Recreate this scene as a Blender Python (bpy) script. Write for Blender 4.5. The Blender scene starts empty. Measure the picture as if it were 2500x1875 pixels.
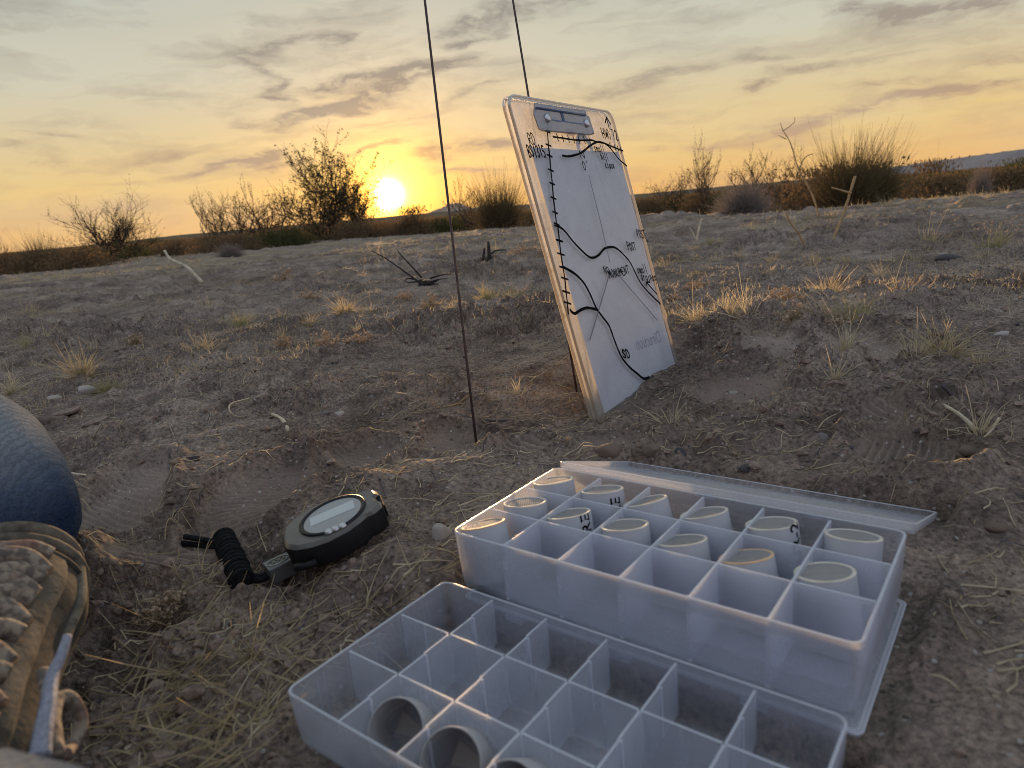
import bpy, math, random
import numpy as np
from mathutils import Vector, Matrix

R = math.radians
random.seed(7)
rng = np.random.default_rng(7)
C = bpy.context.scene.collection
sc = bpy.context.scene

# ------------------------------------------------------------------ camera
CAM_H = 0.236
FPX, PITCH, ROLL = 1685.0, 14.05, 5.1        # focal length in photo pixels (2500 wide), degrees
_r, _p = R(ROLL), R(PITCH)
CF = Vector((0, math.cos(_p), -math.sin(_p)))
_u0 = Vector((0, math.sin(_p), math.cos(_p)))
_x0 = Vector((1, 0, 0))
CX = math.cos(_r) * _x0 - math.sin(_r) * _u0
CU = math.sin(_r) * _x0 + math.cos(_r) * _u0
CAM = Vector((0, 0, CAM_H))
cam_d = bpy.data.cameras.new('camera')
cam = bpy.data.objects.new('camera', cam_d)
C.objects.link(cam)
m = Matrix.Identity(4)
for i in range(3):
    m[i][0], m[i][1], m[i][2], m[i][3] = CX[i], CU[i], -CF[i], CAM[i]
cam.matrix_world = m
cam_d.sensor_width = 36
cam_d.lens = 36 * FPX / 2500
cam_d.clip_start = 0.01
cam_d.clip_end = 20000
cam_d.dof.use_dof = True
cam_d.dof.focus_distance = 0.74
cam_d.dof.aperture_fstop = cam_d.lens / 1.9   # a phone lens opening of about 2 mm
sc.camera = cam


def ray(px, py):
    d = ((px - 1250) / FPX) * CX - ((py - 937.5) / FPX) * CU + CF
    return d


def at_z(px, py, z):
    d = ray(px, py)
    return CAM + d * ((z - CAM_H) / d.z)


def at_d(px, py, depth):
    return CAM + ray(px, py) * depth


def azel(px, py):
    d = ray(px, py).normalized()
    return math.atan2(d.x, d.y), math.asin(d.z)


SUN_AZ, SUN_EL = azel(949, 476)

# ------------------------------------------------------------------ world
world = bpy.data.worlds.new('World')
sc.world = world
world.use_nodes = True
NT = world.node_tree
NT.nodes.clear()


class NB:
    """tiny node builder"""
    def __init__(s, nt):
        s.nt = nt

    def n(s, t, **k):
        nd = s.nt.nodes.new(t)
        for a, b in k.items():
            setattr(nd, a, b)
        return nd

    def l(s, a, b):
        s.nt.links.new(a, b)

    def put(s, sock, v):
        if v is None:
            return
        if hasattr(v, 'is_output') or hasattr(v, 'links'):
            s.l(v, sock)
        else:
            sock.default_value = v

    def math(s, op, a, b=None, c=None, clamp=False):
        nd = s.n('ShaderNodeMath', operation=op)
        nd.use_clamp = clamp
        s.put(nd.inputs[0], a)
        s.put(nd.inputs[1], b)
        s.put(nd.inputs[2], c)
        return nd.outputs[0]

    def mixc(s, f, a, b, mode='MIX'):
        nd = s.n('ShaderNodeMix', data_type='RGBA', blend_type=mode)
        s.put(nd.inputs[0], f)
        s.put(nd.inputs[6], a)
        s.put(nd.inputs[7], b)
        return nd.outputs[2]

    def ramp(s, f, stops, interp='LINEAR'):
        nd = s.n('ShaderNodeValToRGB')
        nd.color_ramp.interpolation = interp
        e = nd.color_ramp.elements
        while len(e) < len(stops):
            e.new(0.5)
        for el, (p, c) in zip(e, stops):
            el.position = p
            el.color = (*c, 1) if len(c) == 3 else c
        s.put(nd.inputs[0], f)
        return nd.outputs[0]

    def noise(s, vec, scale, detail=4, rough=0.55, dist=0.0, w=None):
        nd = s.n('ShaderNodeTexNoise')
        s.put(nd.inputs['Vector'], vec)
        nd.inputs['Scale'].default_value = scale
        nd.inputs['Detail'].default_value = detail
        nd.inputs['Roughness'].default_value = rough
        nd.inputs['Distortion'].default_value = dist
        return nd.outputs['Fac']

    def maprange(s, v, a, b, c=0.0, d=1.0):
        nd = s.n('ShaderNodeMapRange')
        s.put(nd.inputs[0], v)
        for i, q in enumerate((a, b, c, d)):
            nd.inputs[1 + i].default_value = q
        return nd.outputs[0]


W = NB(NT)
tc = W.n('ShaderNodeTexCoord')
nrm = W.n('ShaderNodeVectorMath', operation='NORMALIZE')
W.l(tc.outputs['Generated'], nrm.inputs[0])
DIR = nrm.outputs[0]
sep = W.n('ShaderNodeSeparateXYZ')
W.l(DIR, sep.inputs[0])
az = W.math('ARCTAN2', sep.outputs[0], sep.outputs[1])
el = W.math('ARCSINE', sep.outputs[2])
sund = Vector((math.sin(SUN_AZ) * math.cos(SUN_EL), math.cos(SUN_AZ) * math.cos(SUN_EL), math.sin(SUN_EL)))
dot = W.n('ShaderNodeVectorMath', operation='DOT_PRODUCT')
W.l(DIR, dot.inputs[0])
dot.inputs[1].default_value = sund
sang = W.math('ARCCOSINE', W.math('MINIMUM', dot.outputs['Value'], 0.999999))   # angle from the sun
eln = W.maprange(el, 0.0, math.pi / 2)
warm = W.ramp(eln, [(0.0, (.70, .39, .135)), (0.045, (.67, .485, .215)), (0.12, (.515, .49, .38)),
                    (0.20, (.40, .425, .385)), (0.285, (.29, .345, .375)), (0.37, (.235, .29, .345)), (1.0, (.42, .51, .66))])
cool = W.ramp(eln, [(0.0, (.38, .35, .47)), (0.12, (.50, .46, .63)), (0.3, (.54, .62, .92)), (1.0, (.40, .49, .66))])
side = W.maprange(sang, 0.75, 2.3)
side = W.math('SMOOTH_MIN', side, 1.0, 0.1)
base = W.mixc(side, warm, cool)
# bluish sky higher up on both flanks of the sunset
flank = W.math('MULTIPLY', W.maprange(sang, 0.5, 1.0), W.maprange(el, 0.12, 0.5))
base = W.mixc(W.math('MULTIPLY', flank, .55), base, (.36, .43, .47, 1))
nish = W.n('ShaderNodeTexSky', sky_type='NISHITA', sun_disc=False)
nish.sun_elevation = SUN_EL
nish.sun_rotation = SUN_AZ
nish.dust_density = 2.0
nsc = W.n('ShaderNodeVectorMath', operation='SCALE')
W.l(nish.outputs[0], nsc.inputs[0])
nsc.inputs['Scale'].default_value = 0.05
base = W.mixc(0.06, base, nsc.outputs[0])

# clouds: one set of soft streaks plus thin cirrus everywhere
cmb = W.n('ShaderNodeCombineXYZ')
W.l(az, cmb.inputs[0])
W.l(el, cmb.inputs[1])
wn = W.n('ShaderNodeTexNoise')
wn.inputs['Scale'].default_value = 9.0
wn.inputs['Detail'].default_value = 5
wn.inputs['Roughness'].default_value = .62
mp = W.n('ShaderNodeMapping')
mp.inputs['Rotation'].default_value[2] = -0.12
mp.inputs['Scale'].default_value = (0.7, 2.4, 1)
W.l(cmb.outputs[0], mp.inputs[0])
W.l(mp.outputs[0], wn.inputs['Vector'])
wsub = W.n('ShaderNodeVectorMath', operation='SUBTRACT')
W.l(wn.outputs['Color'], wsub.inputs[0])
wsub.inputs[1].default_value = (.5, .5, .5)
wscl = W.n('ShaderNodeVectorMath', operation='MULTIPLY')
W.l(wsub.outputs[0], wscl.inputs[0])
wscl.inputs[1].default_value = (.13, .06, 0)
wadd = W.n('ShaderNodeVectorMath', operation='ADD')
W.l(cmb.outputs[0], wadd.inputs[0])
W.l(wscl.outputs[0], wadd.inputs[1])
wsp = W.n('ShaderNodeSeparateXYZ')
W.l(wadd.outputs[0], wsp.inputs[0])
STREAKS = [  # ends in the photograph's frame -> azimuth and elevation; thickness, density
    (680, 297, 835, 248, 13, .8), (735, 212, 1050, 172, 13, .7), (790, 262, 1060, 190, 15, .8), (1050, 178, 1175, 135, 13, .5),
    (585, 145, 680, 200, 12, .6), (645, 215, 715, 242, 11, .6), (550, 120, 790, 88, 12, .45), (795, 112, 850, 98, 15, .6),
    (588, 288, 680, 302, 8, .4), (1062, 80, 1245, 34, 16, .55), (1100, 108, 1215, 72, 8, .6), (1245, 45, 1420, 5, 14, .5),
    (470, 420, 700, 366, 8, .85), (305, 392, 455, 370, 8, .3), (621, 409, 760, 384, 10, .5), (836, 374, 965, 352, 6, .6),
    (975, 385, 1245, 348, 13, .55), (985, 408, 1260, 412, 12, .45), (870, 296, 1075, 260, 10, .3), (1100, 245, 1250, 190, 10, .35),
    (0, 365, 150, 392, 9, .3), (105, 340, 200, 352, 5, .3), (2050, 25, 2185, 40, 18, .7), (2200, 38, 2500, 5, 15, .55),
    (1415, 228, 1705, 168, 12, .4), (1770, 138, 1920, 144, 10, .35), (1880, 178, 2180, 147, 10, .5), (1795, 222, 1895, 200, 10, .7),
    (2090, 219, 2295, 189, 7, .5), (1925, 298, 2500, 190, 14, .7), (1800, 352, 2045, 304, 10, .4), (2350, 166, 2510, 128, 8, .4),
    (1560, 372, 1850, 335, 7, .3), (60, 300, 300, 300, 8, .15), (200, 440, 420, 452, 8, .2)]
tot = None
for (x0, y0, x1, y1, th, dn) in STREAKS:
    a0, e0 = azel(x0, y0)
    a1, e1_ = azel(x1, y1)
    cx, cy = (a0 + a1) / 2, (e0 + e1_) / 2
    ang = math.atan2(e1_ - e0, a1 - a0)
    hl = math.hypot(a1 - a0, e1_ - e0) / 2 + .006
    ht = th / FPX * 1.0
    ca, sa = math.cos(ang), math.sin(ang)
    dx = W.math('SUBTRACT', wsp.outputs[0], cx)
    dy = W.math('SUBTRACT', wsp.outputs[1], cy)
    u = W.math('ADD', W.math('MULTIPLY', dx, ca / hl), W.math('MULTIPLY', dy, sa / hl))
    v = W.math('ADD', W.math('MULTIPLY', dx, -sa / ht), W.math('MULTIPLY', dy, ca / ht))
    u2 = W.math('MULTIPLY', u, u)
    q = W.math('ADD', W.math('MULTIPLY', u2, u2), W.math('MULTIPLY', v, v))
    g = W.math('MULTIPLY', W.math('EXPONENT', W.math('MULTIPLY', q, -1.0)), dn)
    tot = g if tot is None else W.math('ADD', tot, g)
mp2 = W.n('ShaderNodeMapping')
mp2.inputs['Rotation'].default_value[2] = -0.16
mp2.inputs['Scale'].default_value = (1.6, 9.5, 1)
W.l(wadd.outputs[0], mp2.inputs[0])
fine = W.noise(mp2.outputs[0], 3.2, 6, .6)
wisp = W.maprange(fine, .47, .76)
mp3 = W.n('ShaderNodeMapping')
mp3.inputs['Rotation'].default_value[2] = -0.10
mp3.inputs['Scale'].default_value = (5, 16, 1)
W.l(wadd.outputs[0], mp3.inputs[0])
brk = W.noise(mp3.outputs[0], 4.0, 5, .65)
brk = W.maprange(brk, .34, .60, .12, 1.15)
tot = W.math('MULTIPLY', tot, brk)
tot = W.math('ADD', tot, W.math('MULTIPLY', wisp, .42))
dens = W.math('MULTIPLY', tot, 1.5, clamp=True)
dens = W.math('MINIMUM', dens, .86)
cloudc = W.ramp(eln, [(0.0, (.50, .29, .17)), (0.1, (.27, .22, .18)), (0.22, (.17, .165, .158)), (0.4, (.13, .145, .17)), (1.0, (.26, .30, .38))])

def glow(width, power=1.0):
    t = W.math('POWER', W.math('DIVIDE', sang, R(width)), power)
    return W.math('EXPONENT', W.math('MULTIPLY', t, -1.0))


def addc(col, fac, c):
    sc_ = W.n('ShaderNodeVectorMath', operation='SCALE')
    sc_.inputs[0].default_value = c
    W.l(fac, sc_.inputs['Scale'])
    ad = W.n('ShaderNodeVectorMath', operation='ADD')
    W.l(col, ad.inputs[0])
    W.l(sc_.outputs[0], ad.inputs[1])
    return ad.outputs[0]



skyc = W.mixc(dens, addc(base, glow(9, 1.4), (.34, .14, .0)), cloudc)
# pale high veil between the streaks
veil = W.math('MULTIPLY', W.maprange(W.noise(mp2.outputs[0], 1.3, 4, .5), .45, .8), .22)
skyc = W.mixc(veil, skyc, (.58, .57, .50, 1))


skyc = addc(skyc, glow(3.3, 1.3), (1.0, .46, .0))
skyc = addc(skyc, glow(1.6, 1.6), (8.0, 3.2, .4))
skyc = addc(skyc, glow(.78, 2.4), (14.0, 12.0, 7.0))
# below the horizon: the colour of the desert floor
skyc = W.mixc(W.maprange(el, -0.02, -0.001), (.11, .085, .07, 1), skyc)
bg = W.n('ShaderNodeBackground')
W.l(skyc, bg.inputs[0])
bg.inputs[1].default_value = 1.0
wo = W.n('ShaderNodeOutputWorld')
W.l(bg.outputs[0], wo.inputs[0])

# ------------------------------------------------------------------ sun
sl = bpy.data.lights.new('sun', 'SUN')
sl.energy = 5.0
sl.angle = R(0.6)
sl.color = (1.0, .60, .28)
so = bpy.data.objects.new('sun', sl)
C.objects.link(so)
so.rotation_mode = 'QUATERNION'
so.rotation_quaternion = Vector((math.sin(SUN_AZ) * math.cos(R(2.7)), math.cos(SUN_AZ) * math.cos(R(2.7)), math.sin(R(2.7)))).to_track_quat('Z', 'Y')   # lamp raised above the drawn disc so the ground catches more light
so.location = (0, 0, 5)

sc.view_settings.view_transform = 'Standard'
sc.view_settings.look = 'None'
sc.view_settings.exposure = 0.35
sc.view_settings.gamma = 1
sc.render.engine = 'CYCLES'
sc.cycles.use_denoising = True
sc.cycles.filter_width = 0.9
sc.cycles.max_bounces = 10
sc.cycles.transparent_max_bounces = 40
sc.cycles.transmission_bounces = 10
sc.cycles.diffuse_bounces = 4


# ------------------------------------------------------------------ noise in numpy
def _h(ix, iy, seed):
    h = (ix.astype(np.int64) * 374761393 + iy.astype(np.int64) * 668265263 + seed * 974634777) & 0xFFFFFFFF
    h = ((h ^ (h >> 13)) * 1274126177) & 0xFFFFFFFF
    h = ((h ^ (h >> 16)) * 2246822519) & 0xFFFFFFFF
    return ((h ^ (h >> 15)) & 0xFFFFFF) / float(0xFFFFFF)


def vn(x, y, seed=0):
    x = np.asarray(x, float); y = np.asarray(y, float)
    ix = np.floor(x); iy = np.floor(y)
    fx = x - ix; fy = y - iy
    fx = fx * fx * fx * (fx * (fx * 6 - 15) + 10); fy = fy * fy * fy * (fy * (fy * 6 - 15) + 10)
    a = _h(ix, iy, seed); b = _h(ix + 1, iy, seed); c = _h(ix, iy + 1, seed); d = _h(ix + 1, iy + 1, seed)
    return (a + (b - a) * fx + (c - a) * fy + (a - b - c + d) * fx * fy) * 2 - 1


def fbm(x, y, o=4, seed=0, gain=.5):
    s = 0; a = 1.0; t = 0
    for i in range(o):
        s = s + a * vn(x, y, seed + i * 17)
        t += a
        a *= gain
        x, y = (x * .8 - y * .6) * 2.03 + 11.3, (x * .6 + y * .8) * 2.03 - 7.1
    return s / t


def sst(a, b, x):
    t = np.clip((x - a) / (b - a), 0, 1)
    return t * t * (3 - 2 * t)


def lumps(x, y, cell, seed, dens=.6, lo=.25, hi=.5):
    """heights of half-buried lumps, in cell units"""
    gx = x / cell; gy = y / cell
    ix = np.floor(gx); iy = np.floor(gy)
    out = np.zeros_like(gx)
    for dx in (-1, 0, 1):
        for dy in (-1, 0, 1):
            jx = ix + dx; jy = iy + dy
            px = jx + .2 + .6 * _h(jx, jy, seed); py = jy + .2 + .6 * _h(jx, jy, seed + 1)
            rr = lo + (hi - lo) * _h(jx, jy, seed + 2) ** 2
            on = _h(jx, jy, seed + 3) < dens
            a = _h(jx, jy, seed + 4) * 6.283
            ex = (gx - px) * np.cos(a) + (gy - py) * np.sin(a); ey = (-(gx - px) * np.sin(a) + (gy - py) * np.cos(a)) * 1.35
            d2 = (ex * ex + ey * ey) / (rr * rr)
            z = np.where(on, np.sqrt(np.clip(1 - d2, 0, 1)) * rr * .75, 0)
            out = np.maximum(out, z)
    return out * cell


def plates(x, y, cx, cy, seed):
    """random level per irregular plate, with sunk joints"""
    gx = x / cx + .35 * vn(x / cx * 1.7, y / cy * 1.7, seed + 50); gy = y / cy + .35 * vn(x / cx * 1.7 + 9, y / cy * 1.7, seed + 51)
    ix = np.floor(gx); iy = np.floor(gy)
    d1 = np.full_like(gx, 9.0); d2 = np.full_like(gx, 9.0); hh = np.zeros_like(gx)
    for dx in (-1, 0, 1):
        for dy in (-1, 0, 1):
            jx = ix + dx; jy = iy + dy
            d = np.hypot(gx - jx - _h(jx, jy, seed), gy - jy - _h(jx, jy, seed + 1))
            h = _h(jx, jy, seed + 2) * 2 - 1
            nr = d < d1
            d2 = np.where(nr, d1, np.minimum(d2, d)); hh = np.where(nr, h, hh); d1 = np.where(nr, d, d1)
    return hh * sst(0, .12, d2 - d1) - .8 * (1 - sst(0, .10, d2 - d1))


# ------------------------------------------------------------------ frames of the boxes
U = 0.036
CB = 1.012                                     # cell depth against cell width
YAW = -0.6665


def frame(ox, oy, oz):
    e1 = Vector((math.cos(YAW), math.sin(YAW), 0)); e2 = Vector((-math.sin(YAW), math.cos(YAW), 0))
    return Vector((ox * U, oy * U, CAM_H + oz * U)), e1, e2


REAR = frame(-1.162, 10.286, -4.925)
FRONT = frame(-3.244, 7.726, -5.711)
E1, E2 = REAR[1], REAR[2]


def in_frame(x, y, F):
    dx = x - F[0].x; dy = y - F[0].y
    return (dx * E1.x + dy * E1.y) / U, (dx * E2.x + dy * E2.y) / (U * CB)


# footprints: centre px, size px, tread line angle(deg, 0 = lines run left-right), spacing m, depth m
PRINTS = []
for (px, py, wx, wy, ta, sp, dp, rot) in [
        (632, 1205, 128, 78, 4, .0058, .011, -.25), (285, 1190, 120, 66, 35, .0058, .012, .2), (1120, 1075, 95, 36, -25, .0062, .008, .3),
        (1290, 1098, 78, 30, 48, .010, .007, 0.1), (1805, 975, 125, 40, 20, .006, .008, 0), (1880, 893, 110, 30, 30, .007, .007, 0),
        (2230, 1125, 150, 62, -50, .0064, .010, -.1), (2150, 1040, 90, 26, 75, .008, .006, 0), (2170, 775, 110, 18, 70, .012, .004, 0),
        (2100, 905, 120, 30, 10, .008, .005, 0), (880, 1120, 110, 40, 10, .006, .009, 0.2), (420, 1330, 150, 46, 5, .006, .006, 0), (1500, 1090, 110, 26, 0, .007, .008, 0),
        (160, 1275, 70, 40, 10, .007, .006, 0)]:
    c = at_z(px, py, .024)
    a = at_z(px - wx, py, .024); b = at_z(px + wx, py, .024); d = at_z(px, py - wy, .024); e = at_z(px, py + wy, .024)
    PRINTS.append((c.x, c.y, (b - a).length / 2, (d - e).length / 2, R(ta), sp, dp, rot))

MOUNDS = []   # px, py, z guess, radius x, radius y, height
for (px, py, rx, ry, h) in [(1615, 972, .022, .022, .010),  (500, 935, .05, .10, .020),
                            (300, 1375, .060, .030, .030), (160, 1350, .05, .03, .024), (960, 1210, .07, .03, .010), (1080, 1160, .07, .03, .010),
                            (2380, 1180, .06, .05, .016), (2280, 1010, .08, .05, .014), (2050, 975, .06, .05, .014), (860, 1395, .05, .03, .008),
                            (1020, 1480, .05, .03, .010), (1690, 1085, .10, .03, .010), (2000, 1230, .09, .03, .008), (2330, 1290, .05, .02, .008),
                            (700, 1560, .04, .03, .006), (480, 1480, .05, .03, .007), (2350, 800, .5, .25, .05), (1250, 560, .9, .6, .05), (1600, 540, .8, .5, .10), (2100, 440, 2.0, 1.2, .18)]:
    c = at_z(px, py, .024 if py > 700 else 0.02)
    MOUNDS.append((c.x, c.y, rx, ry, h))

HOLLOW = [at_z(px, py, .02) for px, py in ((690, 1385), (205, 1560), (1560, 905))]


def G(x, y):
    """the ground's large shape"""
    x = np.asarray(x, float); y = np.asarray(y, float)
    r = np.hypot(x, y)
    a, b = in_frame(x, y, FRONT)
    wob = .5 * vn(x * 9, y * 9, 5)
    t = sst(1.6, 3.6, b + wob)
    z = .023 * t
    z = z + (.006 * fbm(x * 4.2, y * 5, 2, 3) + .005 * fbm(x * 13, y * 15, 2, 6)) * sst(.2, .7, r) + .05 * fbm(x * .5, y * .5, 3, 21) * sst(1.2, 6, r)
    z = z + .12 * fbm(x * .08, y * .08, 3, 33) * sst(6, 25, r) + 1.2 * fbm(x * .006, y * .006, 3, 41) * sst(60, 400, r) - (.09 + .17 * sst(-.25, .45, np.arctan2(x, y))) * sst(4, 15, r) - .6 * sst(40, 200, r)
    for (cx, cy, rx, ry, h) in MOUNDS:
        d2 = ((x - cx) / rx) ** 2 + ((y - cy) / ry) ** 2
        z = z + h * np.exp(-d2)
    z = z - .014 * np.exp(-(((x - HOLLOW[1].x) / .05) ** 2 + ((y - HOLLOW[1].y) / .05) ** 2))
    pm = np.zeros_like(x)
    for (cx, cy, rx, ry, ta, sp, dp, rot) in PRINTS:
        dx = x - cx; dy = y - cy
        qx = (dx * math.cos(rot) + dy * math.sin(rot)) / rx; qy = (-dx * math.sin(rot) + dy * math.cos(rot)) / ry
        d = np.sqrt(qx * qx + qy * qy) * (1 + .10 * vn(x * 28, y * 28, 9))
        ins = 1 - sst(.72, 1.02, d)
        z = z - dp * 1.0 * ins * (1.2 - .4 * d) + dp * .75 * np.exp(-((d - 1.10) / .11) ** 2) * (1 + .5 * vn(x * 30, y * 30, 13))
        pm = np.maximum(pm, ins)
    # flat beds where the boxes stand
    def bed(F, x0, x1, y0, y1, lvl, soft=.25):
        nonlocal z
        a, b = in_frame(x, y, F)
        d = np.maximum(np.maximum(x0 - a, a - x1), np.maximum(y0 - b, b - y1))
        k = 1 - sst(0, soft, d)
        z = z * (1 - k) + lvl * k
        return k
    bx0, by0, bx1, by1 = .0837, .6604, .2173, .8639       # foot of the clipboard
    tt = np.clip(((x - bx0) * (bx1 - bx0) + (y - by0) * (by1 - by0)) / ((bx1 - bx0) ** 2 + (by1 - by0) ** 2), 0, 1)
    dd = np.hypot(x - bx0 - tt * (bx1 - bx0), y - by0 - tt * (by1 - by0))
    kk = np.exp(-(dd / .05) ** 2)
    z = z * (1 - kk) + (.0215 + .010 * np.exp(-((tt - .62) / .22) ** 2) * np.exp(-(dd / .022) ** 2)) * kk
    k1 = bed(FRONT, -.12, 6.12, -.12, 3.0, -.0005)
    k2 = bed(REAR, -.08, 6.2, -.10, 3.15, CAM_H - 6.00 * U - .001)
    a, b = in_frame(x, y, REAR)
    d = np.maximum(np.maximum(-.0 - a, a - 6.2), np.maximum(3.1 - b, b - 6.25))
    k3 = (1 - sst(0, .3, d))
    ld = CAM_H - (4.93 + .33 * (b - 3.1) + .06) * U
    z = np.where(k3 > 0, np.minimum(z, z * (1 - k3) + (ld - .004) * k3), z)
    return z, pm, np.maximum(np.maximum(k1, k2), k3 * .8)


def Gz(x, y):
    return float(G(np.array([x]), np.array([y]))[0][0])


def detail(x, y, pm, bedk):
    r = np.hypot(x, y)
    far = 1 - sst(6, 25, r)
    near = 1 - sst(1.5, 5, r)
    z = np.zeros_like(x)
    mask = np.clip(.5 + 1.2 * fbm(x * 5, y * 5, 3, 70), 0.04, 1)           # how broken the crust is
    keep = (1 - .93 * pm) * (.50 + .50 * sst(-.25, .35, fbm(x * 3.1, y * 3.1, 3, 77)))
    # crust ridges, slightly stretched across the slope
    w = fbm(x * 9, y * 9, 2, 51) * .05
    rd = 1 - np.abs(fbm(x * 13 + w * 40, y * 24, 4, 55, .5)) * 2
    cr = sst(.62, 1.1, r)
    z = z + (.0100 + .020 * cr) * rd * mask * keep * near
    pmask = sst(-.15, .30, fbm(x * 2.2, y * 3.2, 3, 177)) * keep * (1 - sst(3, 7, r))
    z = z + (.0035 + .0125 * cr) * plates(x, y, .075, .042, 400) * pmask
    z = z + (.0022 + .0050 * cr) * plates(x, y, .026, .017, 430) * keep * (.3 + .7 * mask) * near
    z = z + (.0085 + .004 * cr) * fbm(x * 60, y * 60, 3, 61, .6) * keep * near * (.35 + .65 * mask)
    z = z + .034 * (1 - np.abs(fbm(x * 2.5, y * 4, 4, 91, .55)) * 2) * sst(1.0, 4, r) * far
    z = z + lumps(x, y, .011, 100, .5) * 1.2 * keep * near * mask
    z = z + lumps(x + .5, y + .2, .026, 110, .42) * 1.35 * keep * near * mask ** 1.5
    z = z + lumps(x + .1, y + .7, .060, 120, .16, .2, .42) * .8 * keep * near * mask ** 2
    z = z + lumps(x, y, .16, 130, .25) * .5 * sst(1.3, 3, r) * far
    z = z + .0012 * fbm(x * 260, y * 260, 2, 141) * near
    for (cx, cy, rx, ry, ta, sp, dp, rot) in PRINTS:
        dx = x - cx; dy = y - cy
        qx = (dx * math.cos(rot) + dy * math.sin(rot)) / rx; qy = (-dx * math.sin(rot) + dy * math.cos(rot)) / ry
        d = np.sqrt(qx * qx + qy * qy)
        ins = (1 - sst(.78, .95, d)) * sst(-.85, -.35, vn(x * 16, y * 16, 19))
        t = (dx * math.sin(ta) + dy * math.cos(ta)) + .0008 * vn(x * 40, y * 40, 8)
        s = np.sin(t * 2 * math.pi / sp)
        z = z + .0019 * (sp / .006) * np.clip(s * 1.6, -1, 1) * ins
    return z * (1 - np.clip(bedk, 0, 1)) - .001 * bedk


# ------------------------------------------------------------------ mesh helpers
def link(o, parent=None):
    C.objects.link(o)
    if parent:
        o.parent = parent
    return o


def mesh_np(name, V, F, mat=None, parent=None, smooth=True, mats=None, mi=None):
    me = bpy.data.meshes.new(name)
    V = np.asarray(V, np.float32)
    F = np.asarray(F, np.int32)
    me.vertices.add(len(V)); me.vertices.foreach_set('co', V.ravel())
    k = F.shape[1]
    me.loops.add(F.size); me.loops.foreach_set('vertex_index', F.ravel())
    me.polygons.add(len(F))
    me.polygons.foreach_set('loop_start', np.arange(0, F.size, k, dtype=np.int32))
    me.polygons.foreach_set('loop_total', np.full(len(F), k, np.int32))
    me.polygons.foreach_set('use_smooth', np.full(len(F), smooth))
    me.update(calc_edges=True)
    if mat:
        me.materials.append(mat)
    o = bpy.data.objects.new(name, me)
    return link(o, parent)


class MB:
    def __init__(s):
        s.v = []; s.f = []; s.mi = []

    def add(s, V, F, mi=0):
        b = len(s.v)
        s.v += [tuple(p) for p in V]
        s.f += [tuple(i + b for i in f) for f in F]
        s.mi += [mi] * len(F)

    def box(s, x0, x1, y0, y1, z0, z1, T=None, mi=0, top=None):
        P = [(x0, y0, z0), (x1, y0, z0), (x1, y1, z0), (x0, y1, z0), (x0, y0, z1), (x1, y0, z1), (x1, y1, z1), (x0, y1, z1)]
        if T:
            P = [T(Vector(p)) for p in P]
        s.add(P, [(0, 3, 2, 1), (4, 5, 6, 7), (0, 1, 5, 4), (1, 2, 6, 5), (2, 3, 7, 6), (3, 0, 4, 7)], mi)
        if top is not None:
            s.mi[-5] = top
            if abs(x1 - x0) < abs(y1 - y0):
                s.mi[-4] = s.mi[-2] = top
            else:
                s.mi[-1] = s.mi[-3] = top

    def loft(s, rings, cap0=True, cap1=True, closed=False, mi=0):
        n = len(rings[0]); b = len(s.v)
        for r_ in rings:
            s.v += [tuple(p) for p in r_]
        m_ = len(rings)
        for i in range(m_ if closed else m_ - 1):
            j = (i + 1) % m_
            for k in range(n):
                l = (k + 1) % n
                s.f.append((b + i * n + k, b + i * n + l, b + j * n + l, b + j * n + k)); s.mi.append(mi)
        if cap0 and not closed:
            s.f.append(tuple(b + k for k in reversed(range(n)))); s.mi.append(mi)
        if cap1 and not closed:
            s.f.append(tuple(b + (m_ - 1) * n + k for k in range(n))); s.mi.append(mi)

    def tube(s, pts, rad, sides=8, caps=True, mi=0, closed=False):
        pts = [Vector(p) for p in pts]
        if not hasattr(rad, '__len__'):
            rad = [rad] * len(pts)
        rings = []
        up = None
        n = len(pts)
        for i, p in enumerate(pts):
            if closed:
                t = pts[(i + 1) % n] - pts[i - 1]
            else:
                t = pts[min(i + 1, n - 1)] - pts[max(i - 1, 0)]
            t.normalize()
            if up is None:
                up = t.orthogonal().normalized()
            up = (up - t * up.dot(t)).normalized()
            w = t.cross(up)
            rings.append([p + (up * math.cos(a) + w * math.sin(a)) * rad[i] for a in [2 * math.pi * k / sides for k in range(sides)]])
        s.loft(rings, caps, caps, closed, mi)

    def build(s, name, mat, parent=None, smooth=True, bevel=0, auto=None):
        me = bpy.data.meshes.new(name)
        me.from_pydata(s.v, [], s.f)
        for m_ in (mat if isinstance(mat, (list, tuple)) else [mat]):
            me.materials.append(m_)
        me.polygons.foreach_set('use_smooth', [smooth] * len(me.polygons))
        me.polygons.foreach_set('material_index', s.mi)
        me.update()
        o = bpy.data.objects.new(name, me)
        link(o, parent)
        if auto is not None:
            me.set_sharp_from_angle(angle=R(auto))
        if bevel:
            b = o.modifiers.new('bevel', 'BEVEL')
            b.width = bevel; b.segments = 2; b.limit_method = 'ANGLE'; b.angle_limit = R(35)
        return o


def tag(o, label=None, cat=None, group=None, kind=None):
    if label: o['label'] = label
    if cat: o['category'] = cat
    if group: o['group'] = group
    if kind: o['kind'] = kind
    return o


def empty(name, loc=(0, 0, 0), mat=None):
    o = bpy.data.objects.new(name, None)
    o.empty_display_size = .02
    C.objects.link(o)
    if mat is not None:
        o.matrix_world = mat
    else:
        o.location = loc
    return o


def copy_tree(o, parent=None):
    c = o.copy(); C.objects.link(c)
    if parent:
        c.parent = parent
    for ch in list(o.children):
        copy_tree(ch, c)
    return c


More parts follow.
